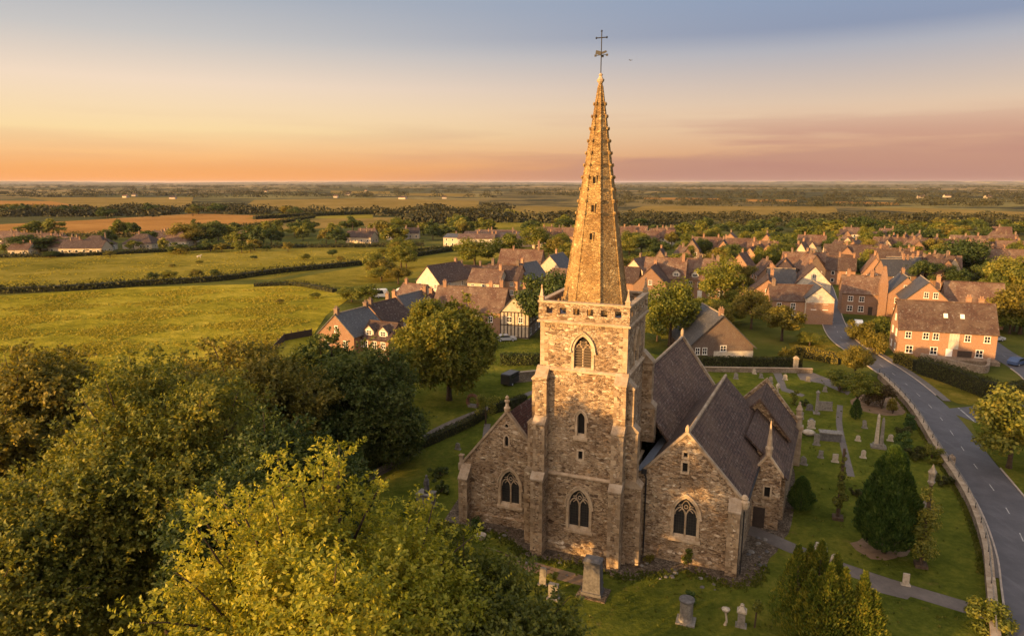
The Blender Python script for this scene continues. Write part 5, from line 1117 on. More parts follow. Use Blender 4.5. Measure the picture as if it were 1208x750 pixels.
for k in range(5):
    simple(rv.uniform(400, 500), rv.uniform(281, 288), rv.uniform(170, 200), rv.uniform(10, 16), 9, 3.5, 6.5, 'cream', rv.choice(['tile_red', 'tile_dark']), 'small farm cottage among the trees above the pasture', 'farm cottages above the pasture')
for k in range(8):
    simple(rv.uniform(940, 1208), rv.uniform(285, 312), rv.uniform(170, 215), rv.uniform(7, 11), 8, 4.6, rv.uniform(7.8, 9), rv.choice(['white', 'cream', 'brick_red']), rv.choice(['tile_red', 'tile_brown', 'tile_brown']), 'red brown roofed house half hidden by the trees uphill of the road', 'houses among the trees uphill of the road')
for k in range(6):
    simple(rv.uniform(1040, 1110), rv.uniform(326, 345), rv.uniform(175, 215), rv.uniform(8, 12), 8.5, 5.2, rv.uniform(8.6, 9.8), rv.choice(['brick_or', 'cream', 'brick_red']), rv.choice(['tile_dark', 'tile_brown', 'slate']), 'dark roofed house packed behind the brick houses at the road end', 'houses packed at the road end')
for k in range(46):                          # little steep gabled houses fill the streets
    px = rv.uniform(935, 1200) if k < 30 else rv.uniform(745, 930); py = rv.uniform(296, 343) if px < 1125 else rv.uniform(294, 322)
    if abs(px - 976) < 12: px += 26
    simple(px, py, rv.uniform(178, 222), rv.uniform(6, 8), rv.uniform(8, 11), rv.uniform(4.6, 5.8), rv.uniform(8.8, 10.4), rv.choice(['cream', 'brick_red', 'brick_br', 'brick_red', 'brick_or']), rv.choice(['tile_dark', 'tile_brown', 'tile_red', 'tile_dark']), 'small steep gabled house in the packed village streets behind the church', 'steep gabled houses in the village streets', ax='y')
for k in range(16):                          # farms far out among the woods
    px = rv.uniform(0, 1208); py = rv.uniform(225, 236)
    if 590 < px < 760: continue
    simple(px, py, rv.uniform(165, 200), rv.uniform(8, 16), 9, 3.6, 6.2, rv.choice(['cream', 'cream']), rv.choice(['tile_red', 'tile_dark']), 'pale distant farm building among the far woods', 'distant farm buildings', name='farm_building')
# ------------------------------------------------------------------ trees of the middle and far distance
scatter(26, 0, 330, 276, 292, (7, 12), (4, 8), ['F0', 'F1', 'F2', 'F4'], 'round tree in the belt beyond the meadow, among the bungalows', 'tree belt beyond the meadow')
scatter(26, 330, 560, 272, 289, (7, 12), (4, 8), ['F0', 'F1', 'F2', 'F3'], 'bushy tree in the belt above the pasture', 'tree belt above the pasture')
scatter(10, 530, 680, 272, 284, (8, 12), (5, 8), ['F0', 'F1', 'F4'], 'tree behind the industrial sheds left of the spire', 'trees behind the sheds')
scatter(26, 740, 960, 268, 290, (6, 9.5), (5, 8), ['F0', 'F1', 'F2', 'F4'], 'leafy tree in the wood above the estate, right of the spire', 'wood above the estate')
scatter(40, 950, 1215, 268, 292, (6.5, 10.5), (5, 9), ['F0', 'F1', 'F2', 'F3', 'F4'], 'leafy tree in the wood above the long village roofs', 'wood above the village roofs')
scatter(40, 740, 960, 290, 350, (7, 11), (4, 6.5), ['M0', 'M1', 'M3', 'M4', 'M2', 'M6', 'M7', 'M8', 'M9'], 'village garden tree among the red roofs right of the spire', 'village trees right of the spire')
scatter(46, 955, 1215, 288, 345, (7, 11), (4, 6.5), ['M0', 'M1', 'M3', 'M4', 'M6', 'M7', 'M8', 'M9'], 'village garden tree among the roofs uphill of the road', 'village trees uphill of the road')
scatter(12, 1150, 1225, 330, 400, (6, 9), (3.5, 5.5), ['M0', 'M1', 'M6', 'M2', 'M9'], 'garden tree beyond the large orange brick house', 'garden trees beyond the orange house')
scatter(12, 440, 680, 300, 330, (6, 10), (4, 6.5), ['M0', 'M1', 'M2', 'M4'], 'tree along the pasture edge behind the terrace roofs', 'trees behind the terrace roofs')
scatter(9, 770, 910, 365, 412, (4, 7), (2.5, 4), ['M0', 'M1', 'M4'], 'small garden tree around the barn', 'garden trees around the barn')
scatter(14, 0, 420, 250, 258, (9, 13), (7, 11), ['F2', 'F4', 'F3'], 'dark tree in the far belt behind the orange wheat field', 'far belt behind the wheat field')
scatter(18, 0, 340, 293, 300, (3.5, 6.5), (2.5, 5), ['F0', 'F1', 'F2', 'F3'], 'small tree or bush along the gardens in front of the bungalows', 'bushes in front of the bungalows')
# far woods that read as one mass
def woodland(name, label, regions, seed, size, faces):
    rng = np.random.default_rng(seed); Vs = []
    for (x0, x1, y0, y1, n, h) in regions:
        k = 0
        while k < n:
            px, py = rng.uniform(x0, x1), rng.uniform(y0, y1)
            p = G(px, py)
            if any(inpoly(px, py, f) for f in FIELDS_PX): continue
            if y0 < 246 and math.sin(px * .017 + py * 1.9) + math.sin(px * .041 - py * 1.1 + 2) + rng.normal() * .25 < -.1: continue
            k += 1; r = h * rng.uniform(.55, 1.0); nrow = 1 + int(rng.uniform(0, 3))
            d = rand_dir(rng, faces); d[:, 2] = np.abs(d[:, 2])
            P = np.array([p.x, p.y, 0]) + d * np.array([r * (1 + nrow * .5), r, h * rng.uniform(.75, 1.05)]) * rng.uniform(.55, 1, faces)[:, None] ** .5
            nm = unit(d + rng.normal(size=(faces, 3)) * .5); ld = unit(np.cross(nm, rng.normal(size=(faces, 3))))
            Vs.append(leaf_quads(rng, P - ld * size * r * .4, ld, nm, size * r, size * r * .75, .1))
    o = bpy.data.objects.new(name, quads_mesh(name, np.concatenate(Vs), M['leaf_wood'])); COL.objects.link(o)
    tag(o, label, 'woodland', kind='stuff'); return o
def inpoly(x, y, P):
    c = False
    for i in range(len(P)):
        (x1, y1), (x2, y2) = P[i], P[i - 1]
        if (y1 > y) != (y2 > y) and x < (x2 - x1) * (y - y1) / (y2 - y1) + x1: c = not c
    return c
FIELDS_PX = [[(-150, 280), (20, 276), (120, 278), (215, 274), (330, 263), (368, 256), (230, 252), (100, 260), (-150, 272)], [(215, 274), (300, 274), (480, 264), (492, 257), (375, 256)],
 [(-150, 250), (0, 248), (112, 247), (120, 238), (0, 237), (-150, 238)], [(115, 246), (225, 244), (228, 233), (30, 233)], [(285, 246), (420, 251), (565, 246), (565, 237), (430, 234), (300, 236)],
 [(290, 258), (330, 252), (440, 253), (440, 258)], [(525, 275), (600, 277), (690, 274), (700, 264), (540, 262)], [(590, 258), (700, 258), (706, 245), (605, 243)], [(735, 250), (850, 255), (990, 252), (985, 244), (760, 243)],
 [(1015, 246), (1110, 253), (1260, 262), (1260, 252), (1070, 245)], [(760, 235), (850, 237), (850, 234), (760, 233)], [(980, 240), (1060, 242), (1060, 239), (985, 238)], [(880, 238), (940, 239), (940, 236), (880, 235)], [(390, 228), (460, 229), (460, 226), (390, 225)], [(480, 231), (560, 232), (560, 229), (480, 228)], [(770, 275), (850, 277), (850, 268), (780, 268)], [(520, 254), (620, 252), (600, 246), (530, 247)]]
M['leaf_wood'] = m_leaf('far_wood_leaves', (.018, .021, .009), (.036, .036, .013), (.062, .054, .019), trans=.1, patch=.012)
woodland('woodland', 'far off dark woods and hedgerows spread below the horizon', [(-60, 1270, 217.5, 222, 900, 13), (-60, 1270, 222, 233, 800, 10), (-60, 600, 244, 256, 330, 8), (-60, 200, 248, 256, 120, 8), (720, 1270, 233, 244, 330, 7), (720, 1270, 255, 268, 300, 6.5), (480, 720, 245, 264, 140, 9), (250, 560, 258, 264, 60, 7)], 9, .40, 56)
# distant rise on the horizon
hl = MB(); rh = random.Random(8)
def rise(x0, x1, d, h, n=60):
    top = [(x0 + (x1 - x0) * k / n, d, max(0.0, h * math.sin(math.pi * k / n) ** .5 * (1 + rh.uniform(-.08, .08)))) for k in range(n + 1)]
    for a, b in zip(top, top[1:]):
        hl.face([(a[0], d - 900, 0), (b[0], d - 900, 0), b, a]); hl.face([a, b, (b[0], d + 900, 0), (a[0], d + 900, 0)])
rise(1500, 16000, 15000, 56); rise(-9000, 2500, 17000, 46); rise(-22000, -8000, 17000, 57)
struct(hl.build('hills', M['ground']))
# ------------------------------------------------------------------ hedges
def hedge(label, pts, w, h, leaf='leaf_hedge', dens=60, ln=.3, seed=1, rough=.25, wild=0.0, clipped=True, core='hedge_core', name='hedge'):
    rng = np.random.default_rng(seed); L = smooth_line([(p[0], p[1]) for p in pts], 5) if len(pts) > 2 else [Vector((p[0], p[1], 0)) for p in pts]
    t = thing(name, label, 'hedge', (L[0].x, L[0].y, 0)); o0 = L[0].copy()
    L = [p - o0 for p in L]; mb = strip(L, -w * .42, w * .42, 0, h * .9)
    mb.build('stems', M[core], t)
    Vs = []
    for a, b in zip(L, L[1:]):
        ln_ = (b - a).length; n = max(8, int(ln_ * dens * (2 * h + w) / 3)); u = np.array((b - a).normalized()); s = np.array([u[1], -u[0], 0])
        q = rng.uniform(0, 2 * h + w, n); tt = rng.uniform(0, ln_, n)
        hv = h * (1 + wild * np.sin(tt * .9 + rng.uniform(0, 6)) * .5 + (rng.uniform(-.5, .5, n) * wild))
        side = np.where(q < h, -1, np.where(q < 2 * h, 1, 0)); z = np.where(q < h, q, np.where(q < 2 * h, q - h, hv)); off = np.where(side == 0, q - 2 * h - w / 2, side * w / 2)
        P = np.array(a)[None] + u * tt[:, None] + s * (off + rng.normal(size=n) * rough * .4)[:, None]; P[:, 2] = z + rng.normal(size=n) * rough * .35
        nm = unit(s[None] * side[:, None] + np.array([0, 0, 1]) * (side == 0)[:, None] + rng.normal(size=(n, 3)) * .6); ld = unit(np.cross(nm, rng.normal(size=(n, 3))))
        Vs.append(leaf_quads(rng, P - ld * ln * .5, ld, nm, ln, ln * .65))
    o = bpy.data.objects.new('foliage', quads_mesh('foliage', np.concatenate(Vs), M[leaf])); COL.objects.link(o); o.parent = t; return t
hedge('clipped hedge closing the churchyard in front of the barn', gpts([(818, 432), (880, 433), (945, 433)]), 1.1, 1.9, dens=90, seed=2)
hedge('dark clipped hedge behind the lychgate left of the tower', gpts([(590, 430), (640, 430)]), 1.6, 2.2, dens=90, leaf='leaf_dark', seed=3)
hedge('low clipped hedge along the footpath between the dark tree and the church', gpts([(452, 548), (500, 527), (548, 505), (572, 492)]), 1.1, 1.2, dens=110, ln=.24, seed=4)
hedge('short hedge curving behind the small grey tree', gpts([(578, 488), (600, 482), (620, 476)]), 1.0, 1.5, dens=110, ln=.24, seed=5)
hedge('tall brown green hedge between the road verge and the large orange house', gpts([(1084, 440), (1120, 452), (1172, 472)]), 1.7, 3.0, dens=75, leaf='leaf_hedge', seed=6, rough=.4)
hedge('golden clipped hedge in front of the large orange house', gpts([(1056, 428), (1068, 432), (1080, 438)]), 1.4, 2.2, dens=85, leaf='leaf_gold', seed=7)
hedge('tall dark hedge at the back of the verge near the side road', gpts([(1172, 474), (1190, 470), (1212, 466)]), 1.8, 2.4, dens=75, seed=16)
hedge('golden clipped hedge between the churchyard and the village green', gpts([(937, 420), (962, 424), (990, 430)]), 1.3, 2.2, dens=80, leaf='leaf_gold', seed=8)
hedge('dark field hedge between the two meadows', gpts([(-60, 348), (0, 346), (90, 342), (165, 337), (260, 331), (330, 322), (420, 313), (480, 304), (545, 294)]), 3.2, 1.9, dens=9, ln=.8, seed=9, rough=.9, wild=.5)
hedge('dark field hedge below the tree belt and bungalows', gpts([(-60, 305), (0, 304), (100, 302), (200, 297), (300, 293), (400, 292), (500, 290)]), 3.0, 1.7, dens=7, ln=.9, seed=10, rough=1.0, wild=.6)
hedge('hedge along the far edge of the near meadow by the parked caravans', gpts([(300, 338), (350, 337), (395, 345)]), 2.0, 1.2, dens=16, ln=.6, seed=11, rough=.7, wild=.5)
hedge('thin field hedge under the orange wheat field', gpts([(-40, 281), (60, 279), (130, 280), (230, 277), (330, 265)]), 4, 2.2, dens=4, ln=1.2, seed=12, rough=1.0, wild=.6)
hedge('field hedge between the wheat and the pale stubble', gpts([(205, 276), (300, 268), (370, 257)]), 4, 2.4, dens=4, ln=1.2, seed=13, rough=1.0, wild=.6)
hedge('far hedge over the pale stubble field', gpts([(300, 259), (400, 254), (560, 250)]), 5, 3.5, dens=2.5, ln=1.6, seed=14, rough=1.5, wild=.7)
hedge('rough hedge climbing past the sheds', gpts([(470, 300), (520, 296), (570, 296), (600, 300)]), 3, 2.2, dens=9, ln=.8, seed=15, rough=.9, wild=.6)
# ------------------------------------------------------------------ bushes and conifers
def bush(label, base, H, R_, leaf, n, ln, seed, clumps=14, name='bush', cat='bush', stem=0.0, group=None):
    rng = np.random.default_rng(seed); C, Rd = crown_clumps(rng, R_, (H - stem) / 2, stem + (H - stem) / 2, clumps, .38, .55, low=-.9)
    t = thing(name, label, cat, base, group=group); mb = MB(); mb.tube([(0, 0, -.1), (0.03, 0, stem + (H - stem) * .5)], [.06 + R_ * .05, .03], 6)
    for i in range(min(5, clumps)): mb.tube([(0.02, 0, stem * .8 + .1), tuple(C[i])], [.04 + R_ * .02, .015], 5)
    mb.build('trunk', M['bark'], t)
    o = bpy.data.objects.new('crown', quads_mesh('crown', cloud(rng, C, Rd, n, ln, ln * .6), M[leaf])); COL.objects.link(o); o.parent = t; return t
def conifer(label, base, H, R_, leaf, n, ln, seed, tips=1, name='conifer', egg=.34, spread=.5):
    """egg or flame shaped conifer of upright sprays; several leaders when tips > 1"""
    rng = np.random.default_rng(seed); t = thing(name, label, 'conifer', base); mb = MB(); Vs = []
    lead = [(0, 0, H, R_)] if tips == 1 else [(rng.uniform(-1, 1) * R_ * spread, rng.uniform(-1, 1) * R_ * spread, H * rng.uniform(.72, 1.0), R_ * rng.uniform(.36, .52)) for _ in range(tips)]
    for (x, y, h, r) in lead:
        mb.tube([(x * .4, y * .4, -.1), (x * .8, y * .8, h * .3), (x, y, h * .85)], [R_ * .09, R_ * .06, .02], 6)
        m = n // len(lead); f = rng.uniform(0.02, 1, m) ** .85; prof = np.where(f < egg, np.sqrt(np.clip(1 - ((egg - f) / egg) ** 2 * .75, 0, 1)), np.clip((1 - f) / (1 - egg), 0, 1) ** (.64 if tips == 1 else .95))
        a = rng.uniform(0, 2 * math.pi, m); bump_ = 1 + .13 * np.sin(a * 5 + f * 9 + x) + .10 * np.sin(a * 11 - f * 17) + .08 * np.sin(a * 3 + f * 31)
        rr = r * prof * bump_ * rng.uniform(.55, 1.03, m) ** .5; zz = h * (.05 + .95 * f)
        P = np.stack([x + np.cos(a) * rr, y + np.sin(a) * rr, zz], 1)
        out = np.stack([np.cos(a), np.sin(a), np.full(m, .15)], 1)
        ld = unit(out * .5 + np.array([0, 0, 1.0]) + rng.normal(size=(m, 3)) * .3); nm = unit(out + rng.normal(size=(m, 3)) * .5)
        Vs.append(leaf_quads(rng, P, ld, nm, ln, ln * .42, .2))
    mb.build('trunk', M['bark'], t, True)
    o = bpy.data.objects.new('crown', quads_mesh('crown', np.concatenate(Vs), M[leaf])); COL.objects.link(o); o.parent = t; return t
conifer('large egg shaped dark yew standing on the churchyard lawn', G(1043, 652), 10.2, 2.4, 'leaf_yew', 30000, .38, 61)
conifer('small dark conifer beside the church porch wall', G(944, 602), 3.7, 1.25, 'leaf_yew', 6000, .22, 62)
conifer('cluster of upright golden tipped conifers below the church path', (22.6, 44.0, 0), 8.4, 3.5, 'leaf_cypress', 46000, .27, 63, tips=15, egg=.3, spread=.68)
conifer('slim dark conifer clipped beneath the lollipop tree', G(1009, 495), 3.0, .75, 'leaf_yew', 2500, .2, 64)
bush('round clipped bush with a flower pot beside it at the aisle wall', G(563, 628), 1.6, .75, 'leaf_yew', 1500, .16, 71)
bush('dark rounded bush left of the stone plinth by the north aisle', G(489, 612), 1.9, 1.1, 'leaf_yew', 1800, .2, 72)
bush('low dark bush right of the stone plinth by the north aisle', G(536, 633), 1.1, .8, 'leaf_dark', 900, .2, 73)
bush('mounded green bush behind the top of the bright tree', G(520, 634), 1.8, 1.2, 'leaf_mid', 1800, .2, 74)
bush('shrub row of dark leaves against the aisle buttress', G(520, 580), 1.2, 1.4, 'leaf_dark', 1500, .2, 75)
bush('dark bush on the lawn behind the statue plinth', G(520, 562), 1.3, 1.5, 'leaf_dark', 1500, .2, 76)
bush('lollipop tree with golden crown beside the dusky bushes', G(1009, 490), 6.2, 2.1, 'leaf_mid', 3600, .3, 77, stem=3.0, name='topiary_tree', cat='tree')
bush('dark green bush between the lollipop tree and the dusky bush', G(1024, 478), 4.6, 2.5, 'leaf_mid', 3600, .3, 78)
bush('dusky brown round bush at the roadside wall', G(1040, 482), 3.9, 2.1, 'leaf_purple', 3600, .26, 79)
bush('green bush leaning over the corner wall left of the lollipop tree', G(990, 462), 3.9, 2.4, 'leaf_mid', 3600, .3, 80)
bush('slim golden bush by the roadside wall', G(1053, 488), 2.6, .9, 'leaf_gold', 1500, .2, 81)
bush('dark clipped shrub beside the roadside wall', G(1063, 537), 3.2, 1.1, 'leaf_yew', 2400, .22, 82)
bush('low rounded shrub in front of the dark clipped shrub', G(1080, 541), 1.9, 1.2, 'leaf_hedge', 1800, .22, 83)
bush('columnar green shrub at the roadside wall below the slim golden bush', G(1072, 512), 3.0, .8, 'leaf_yew', 1800, .22, 181)
bush('round green bush against the roadside wall beside the stone pier', G(1098, 545), 2.2, 1.2, 'leaf_mid', 1800, .22, 182)
bush('low spreading bush at the foot of the roadside wall near the yew', G(1112, 572), 1.3, 1.3, 'leaf_hedge', 1500, .2, 183)
bush('little round bush between the two ivy clad columns', G(1010, 585), 1.0, .7, 'leaf_hedge', 900, .18, 184)
bush('small shrub behind the dark clipped shrub', G(1065, 515), 1.7, .9, 'leaf_hedge', 1200, .22, 84)
bush('clipped yellow green bush on the verge nearest the kerb', G(1031, 418), 5.0, 2.7, 'leaf_gold', 4200, .34, 85)
bush('tall yellow green bush behind the clipped one on the verge', G(1012, 402), 5.0, 3.0, 'leaf_gold', 4200, .34, 86)
bush('green bush beside the yellow green bushes on the verge', G(1040, 400), 5.2, 3.2, 'leaf_mid', 4200, .36, 87)
bush('pale grey green small tree by the footpath left of the church', G(573, 500), 4.4, 1.9, 'leaf_olive', 1600, .22, 88, stem=1.4, name='small_tree', cat='tree')
bush('potted green shrub beside the headstones by the bright tree', G(652, 693), 1.7, .5, 'leaf_mid', 1100, .14, 89)
bush('dark round shrub behind the round stone pillar', G(814, 712), 1.2, .55, 'leaf_yew', 1200, .14, 90)
bush('yellow leaved shrub in the gravel under the south aisle window', G(811, 668), 1.7, .5, 'leaf_mid', 900, .16, 91)
bush('weedy plant beside the drainpipe foot', G(766, 664), .9, .6, 'leaf_gold', 500, .14, 92)
bush('leafy sapling crowding the bottom of the churchyard wall', (36.3, 46.6, 0), 2.6, 1.9, 'leaf_mid', 2600, .24, 93)
bush('upright bush beside the slim stone post on the far lawn', G(937, 478), 2.6, .75, 'leaf_mid', 1100, .2, 94)
bush('dark small bush next to the upright bush on the far lawn', G(949, 479), 1.1, .9, 'leaf_dark', 800, .2, 95)
bush('golden bush at the end of the hedge near the gate', G(928, 424), 2.8, 1.6, 'leaf_gold', 1800, .26, 96)
for k, (px, py, H, R_) in enumerate([(392, 303, 3.6, 2.6), (360, 307, 3, 2.2), (402, 310, 3.2, 2), (300, 306, 1.8, 1.8), (235, 311, 1.5, 1.6), (203, 315, 1.3, 1.6), (182, 332, 3.4, 2.2), (200, 331, 3.8, 2.6), (232, 329, 3.6, 2.8), (255, 329, 3.6, 2.2), (372, 352, 1.8, 1.5), (330, 358, 1.4, 1.4), (315, 296, 3, 2.4), (452, 300, 3, 3), (130, 303, 3, 3), (60, 304, 3, 4)]):
    at(['M3', 'M1', 'M5'][k % 3], px, py, H, R_, 'dark scrub bush on the open meadow or its hedge line', 'scrub bushes on the meadow')['category'] = 'bush'

# ------------------------------------------------------------------ long grass standing in the meadows and along the churchyard edges
def tufts(name, label, P, h, w, mat, seed, per=3):
    rng = np.random.default_rng(seed); P = np.repeat(np.array(P), per, 0); n = len(P); P[:, :2] += rng.normal(size=(n, 2)) * w * .5
    ld = unit(np.stack([rng.normal(size=n) * .35, rng.normal(size=n) * .35, np.ones(n)], 1)); nm = unit(np.stack([rng.normal(size=n), rng.normal(size=n), np.zeros(n)], 1))
    o = bpy.data.objects.new(name, quads_mesh(name, leaf_quads(rng, P, ld, nm, h, w, .1), mat)); COL.objects.link(o); tag(o, label, 'grass', kind='stuff'); return o
M['tuft_gold'] = m_leaf('meadow_stems', (.15, .145, .014), (.29, .25, .026), (.42, .34, .05), trans=.35, patch=.03)
M['tuft_green'] = m_leaf('lawn_stems', (.03, .045, .006), (.07, .09, .012), (.15, .14, .022), trans=.3, patch=.2)
rg_ = np.random.default_rng(91); Pm = []
MEADOW_PX = [(-60, 470), (-60, 352), (0, 350), (160, 341), (310, 337), (395, 346), (372, 372), (350, 396), (250, 425), (120, 470)]
PAST_PX = [(-60, 343), (-60, 305), (0, 304), (230, 296), (440, 295), (470, 302), (320, 327), (160, 333)]
while len(Pm) < 12000:
    px, py = rg_.uniform(-60, 480), rg_.uniform(295, 470) if len(Pm) % 3 else rg_.uniform(337, 400)
    if inpoly(px, py, MEADOW_PX) or inpoly(px, py, PAST_PX):
        p = G(px, py)
        if math.sin(p.x * .21 + p.y * .05) + math.sin(p.y * .33 - p.x * .08) + rg_.normal() * .5 > .35: Pm.append((p.x, p.y, .04))
tufts('meadow_grass', 'tussocks of long golden grass standing over the meadows', Pm, .27, .36, M['tuft_gold'], 92, 5)
Pl = []
for k in range(2600):
    r = rg_.random()
    if r < .35: q = offset_line(ROAD, -3.75 - rg_.uniform(0, .5)); p = q[int(rg_.integers(20, 46))].lerp(q[int(rg_.integers(20, 46))], 0); i_ = int(rg_.integers(20, 46)); p = q[i_].lerp(q[i_ + 1], rg_.random())
    elif r < .7: a_ = [(-14.2, -3.6), (-12.5, -4.0), (-8, -3.6), (-5.6, -5.4), (-4.6, -6.7), (0, -6.0), (4.8, -6.7), (7, -5.2), (10, -3.6), (13.4, -4.4), (15.5, -3.2), (16.2, 0)]; i_ = int(rg_.integers(0, 11)); t_ = rg_.random(); p = CW(a_[i_][0] * (1 - t_) + a_[i_ + 1][0] * t_ + rg_.normal() * .35, a_[i_][1] * (1 - t_) + a_[i_ + 1][1] * t_ + rg_.normal() * .35)
    else: p = G(rg_.uniform(560, 1150), rg_.uniform(440, 745)); 
    c_ = CH.inverted() @ Vector((p.x, p.y, 0))
    if r >= .7 and -13 < c_.x < 18.5 and -5 < c_.y < 27: continue
    if p.x > 70 or (r >= .7 and (min((Vector((p.x, p.y, 0)) - w_).length for w_ in ROAD) < 5.2 or min((Vector((p.x, p.y, 0)) - w_).length for w_ in PATH) < 1.6)): continue
    Pl.append((p.x, p.y, .03))
tufts('lawn_grass', 'tufts of longer grass along the walls and across the lawn', Pl, .20, .13, M['tuft_green'], 93, 5)
# ------------------------------------------------------------------ churchyard walls, memorials, stones
wl = thing('boundary_wall', 'low stone wall with coping and iron rail along the churchyard side of the road', 'wall')
WALL = [p for p in offset_line(ROAD, -3.5) if 44 < p.y < 116]
strip(WALL, -.25, .25, 0, .95).build('masonry', M['stone_wall'], wl); strip(WALL, -.33, .33, .95, 1.1).build('coping', M['coping'], wl)
rl = MB(); rp = [p + Vector((0, 0, 1.75)) for p in WALL]; rl.tube(rp, .035, 5); rl.tube([p - Vector((0, 0, .3)) for p in rp], .025, 5); rl.build('rail', M['grave'], wl)
acc = 0
for a, b in zip(WALL, WALL[1:]):
    acc += (b - a).length
    if acc > 2.3: acc = 0; q = MB(); q.tube([(b.x, b.y, 1.08), (b.x, b.y, 1.78)], .04, 5); q.build('post', M['iron'], wl)
for (px, py) in ((1121, 553),):
    p = G(px, py); q = MB(); q.box(p.x - .3, p.x + .3, p.y - .3, p.y + .3, 0, 1.5); q.lathe(p.x, p.y, [(.4, 1.5), (.4, 1.62), (.05, 1.9)], 4, R(45)); q.build('pier', M['stone_wall'], wl)
w2 = thing('garden_wall', 'pale stone wall under the clipped hedge in front of the barn', 'wall'); strip([G(815, 438), G(880, 439), G(958, 440)], -.2, .2, 0, .8).build('masonry', M['stone_wall'], w2); strip([G(815, 438), G(880, 439), G(958, 440)], -.27, .27, .8, .92).build('coping', M['coping'], w2)
q = thing('gate_pier', 'stone gate pier at the end of the clipped hedge before the barn', 'gate pier', G(938, 438)); m = MB(); m.box(-.35, .35, -.35, .35, 0, 2.3); m.build('shaft', M['grave'], q); m = MB(); m.lathe(0, 0, [(.58, 2.3), (.58, 2.5), (.1, 2.9)], 4, R(45)); m.build('cap', M['coping'], q)
w3 = thing('yard_wall', 'sunlit rough stone wall round the yard of the large orange house', 'wall'); strip(smooth_line(gpts([(1086, 424), (1120, 432), (1160, 440), (1166, 430)])), -.25, .25, 0, 1.3).build('masonry', M['stone_wall'], w3)
w4 = thing('footpath_edging', 'low stone edging wall between the lawn hedge and the footpath', 'wall'); strip(smooth_line(gpts([(470, 545), (430, 566), (412, 580)])), -.2, .2, 0, .5).build('masonry', M['stone_wall'], w4)
w5 = thing('churchyard_wall', 'dark stone wall of the lychgate yard left of the tower', 'wall'); strip(gpts([(600, 452), (640, 448)]), -.25, .25, 0, 1.7).build('masonry', M['stone_wall'], w5); strip(gpts([(600, 452), (640, 448)]), -.33, .33, 1.7, 1.85).build('coping', M['coping'], w5)
fp = gpts([(300, 440), (336, 402), (368, 396)]); w6 = thing('garden_fence', 'weathered board fence at the meadow corner of the brick terrace', 'fence'); strip(fp, -.05, .05, 0, 1.5).build('boards', M['timber'], w6)
for p in smooth_line(fp, 4): m = MB(); m.box(p.x - .09, p.x + .09, p.y - .09, p.y + .09, 0, 1.7); m.build('post', M['bark'], w6)

def mon(name, label, px, py, rz=-21.5, cat='gravestone'): return thing(name, label, cat, G(px, py), R(rz))
t = mon('block_tomb', 'tall weathered stone block tomb on a flagstone base before the tower', 699, 700, cat='tomb')
m = MB(); m.hexa([(-1.25, -1.0, 0), (1.3, -1.05, 0), (1.35, 1.0, 0), (-1.2, 1.1, 0), (-1.2, -.95, .14), (1.25, -1.0, .14), (1.3, .95, .14), (-1.15, 1.05, .14)]); m.build('base', M['gravel'], t)
m = MB(); m.box(-.85, .85, -.65, .65, .14, .4); m.box(-.76, .76, -.56, .56, .4, 2.95, (-.66, .66, -.48, .48)); m.build('shaft', M['grave_dark'], t)
m = MB(); m.box(-.74, .74, -.56, .56, 2.95, 3.15); m.box(-.7, .7, -.52, .52, 3.15, 3.32, (-.5, .5, -.34, .34)); m.build('cap', M['grave_dark'], t)
t = mon('round_pillar', 'squat round stone pillar on a square base near the upright conifers', 809, 733, cat='pillar')
m = MB(); m.box(-.72, .72, -.62, .62, 0, .16); m.build('base', M['grave'], t); m = MB(); m.lathe(0, 0, [(.58, .16), (.55, .3), (.50, .5), (.50, 1.75), (.56, 1.85)], 14); m.build('shaft', M['grave'], t); m = MB(); m.lathe(0, 0, [(.60, 1.85), (.60, 1.98), (.45, 2.05)], 14); m.build('cap', M['grave_dark'], t)
t = mon('urn_post', 'crooked small post topped by a pale stone urn', 855, 737, cat='post')
m = MB(); m.tube([(0, 0, 0), (.12, 0, .4), (.05, 0, .85), (.0, 0, 1.15)], [.12, .09, .08, .1], 6); m.build('shaft', M['grave_pale'], t); m = MB(); m.lathe(0, 0, [(.1, 1.1), (.3, 1.3), (.33, 1.42), (.2, 1.5), (.05, 1.55)], 8); m.build('urn', M['grave_pale'], t)
t = mon('stone_post', 'square stone post with pointed cap between the urn and the ivy post', 874, 738, cat='post')
m = MB(); m.box(-.42, .42, -.35, .35, 0, .12); m.box(-.27, .27, -.24, .24, .12, 1.25); m.build('shaft', M['grave'], t); m = MB(); m.box(-.36, .36, -.32, .32, 1.25, 1.4); m.lathe(0, 0, [(.42, 1.4), (.14, 1.72), (.2, 1.82), (.05, 1.95)], 4, R(45)); m.build('cap', M['grave_pale'], t)
t = mon('ivy_post', 'thin wooden post overgrown with a ball of ivy', 890, 740, cat='post')
m = MB(); m.tube([(0, 0, 0), (.06, 0, 1.3), (.12, 0, 2.3)], .07, 6); m.build('shaft', M['bark'], t)
rng = np.random.default_rng(5); o = bpy.data.objects.new('ivy', quads_mesh('ivy', cloud(rng, np.array([[.1, 0, 1.75], [.12, 0, 2.2]]), np.array([.4, .3]), 700, .14, .1), M['leaf_mid'])); COL.objects.link(o); o.parent = t
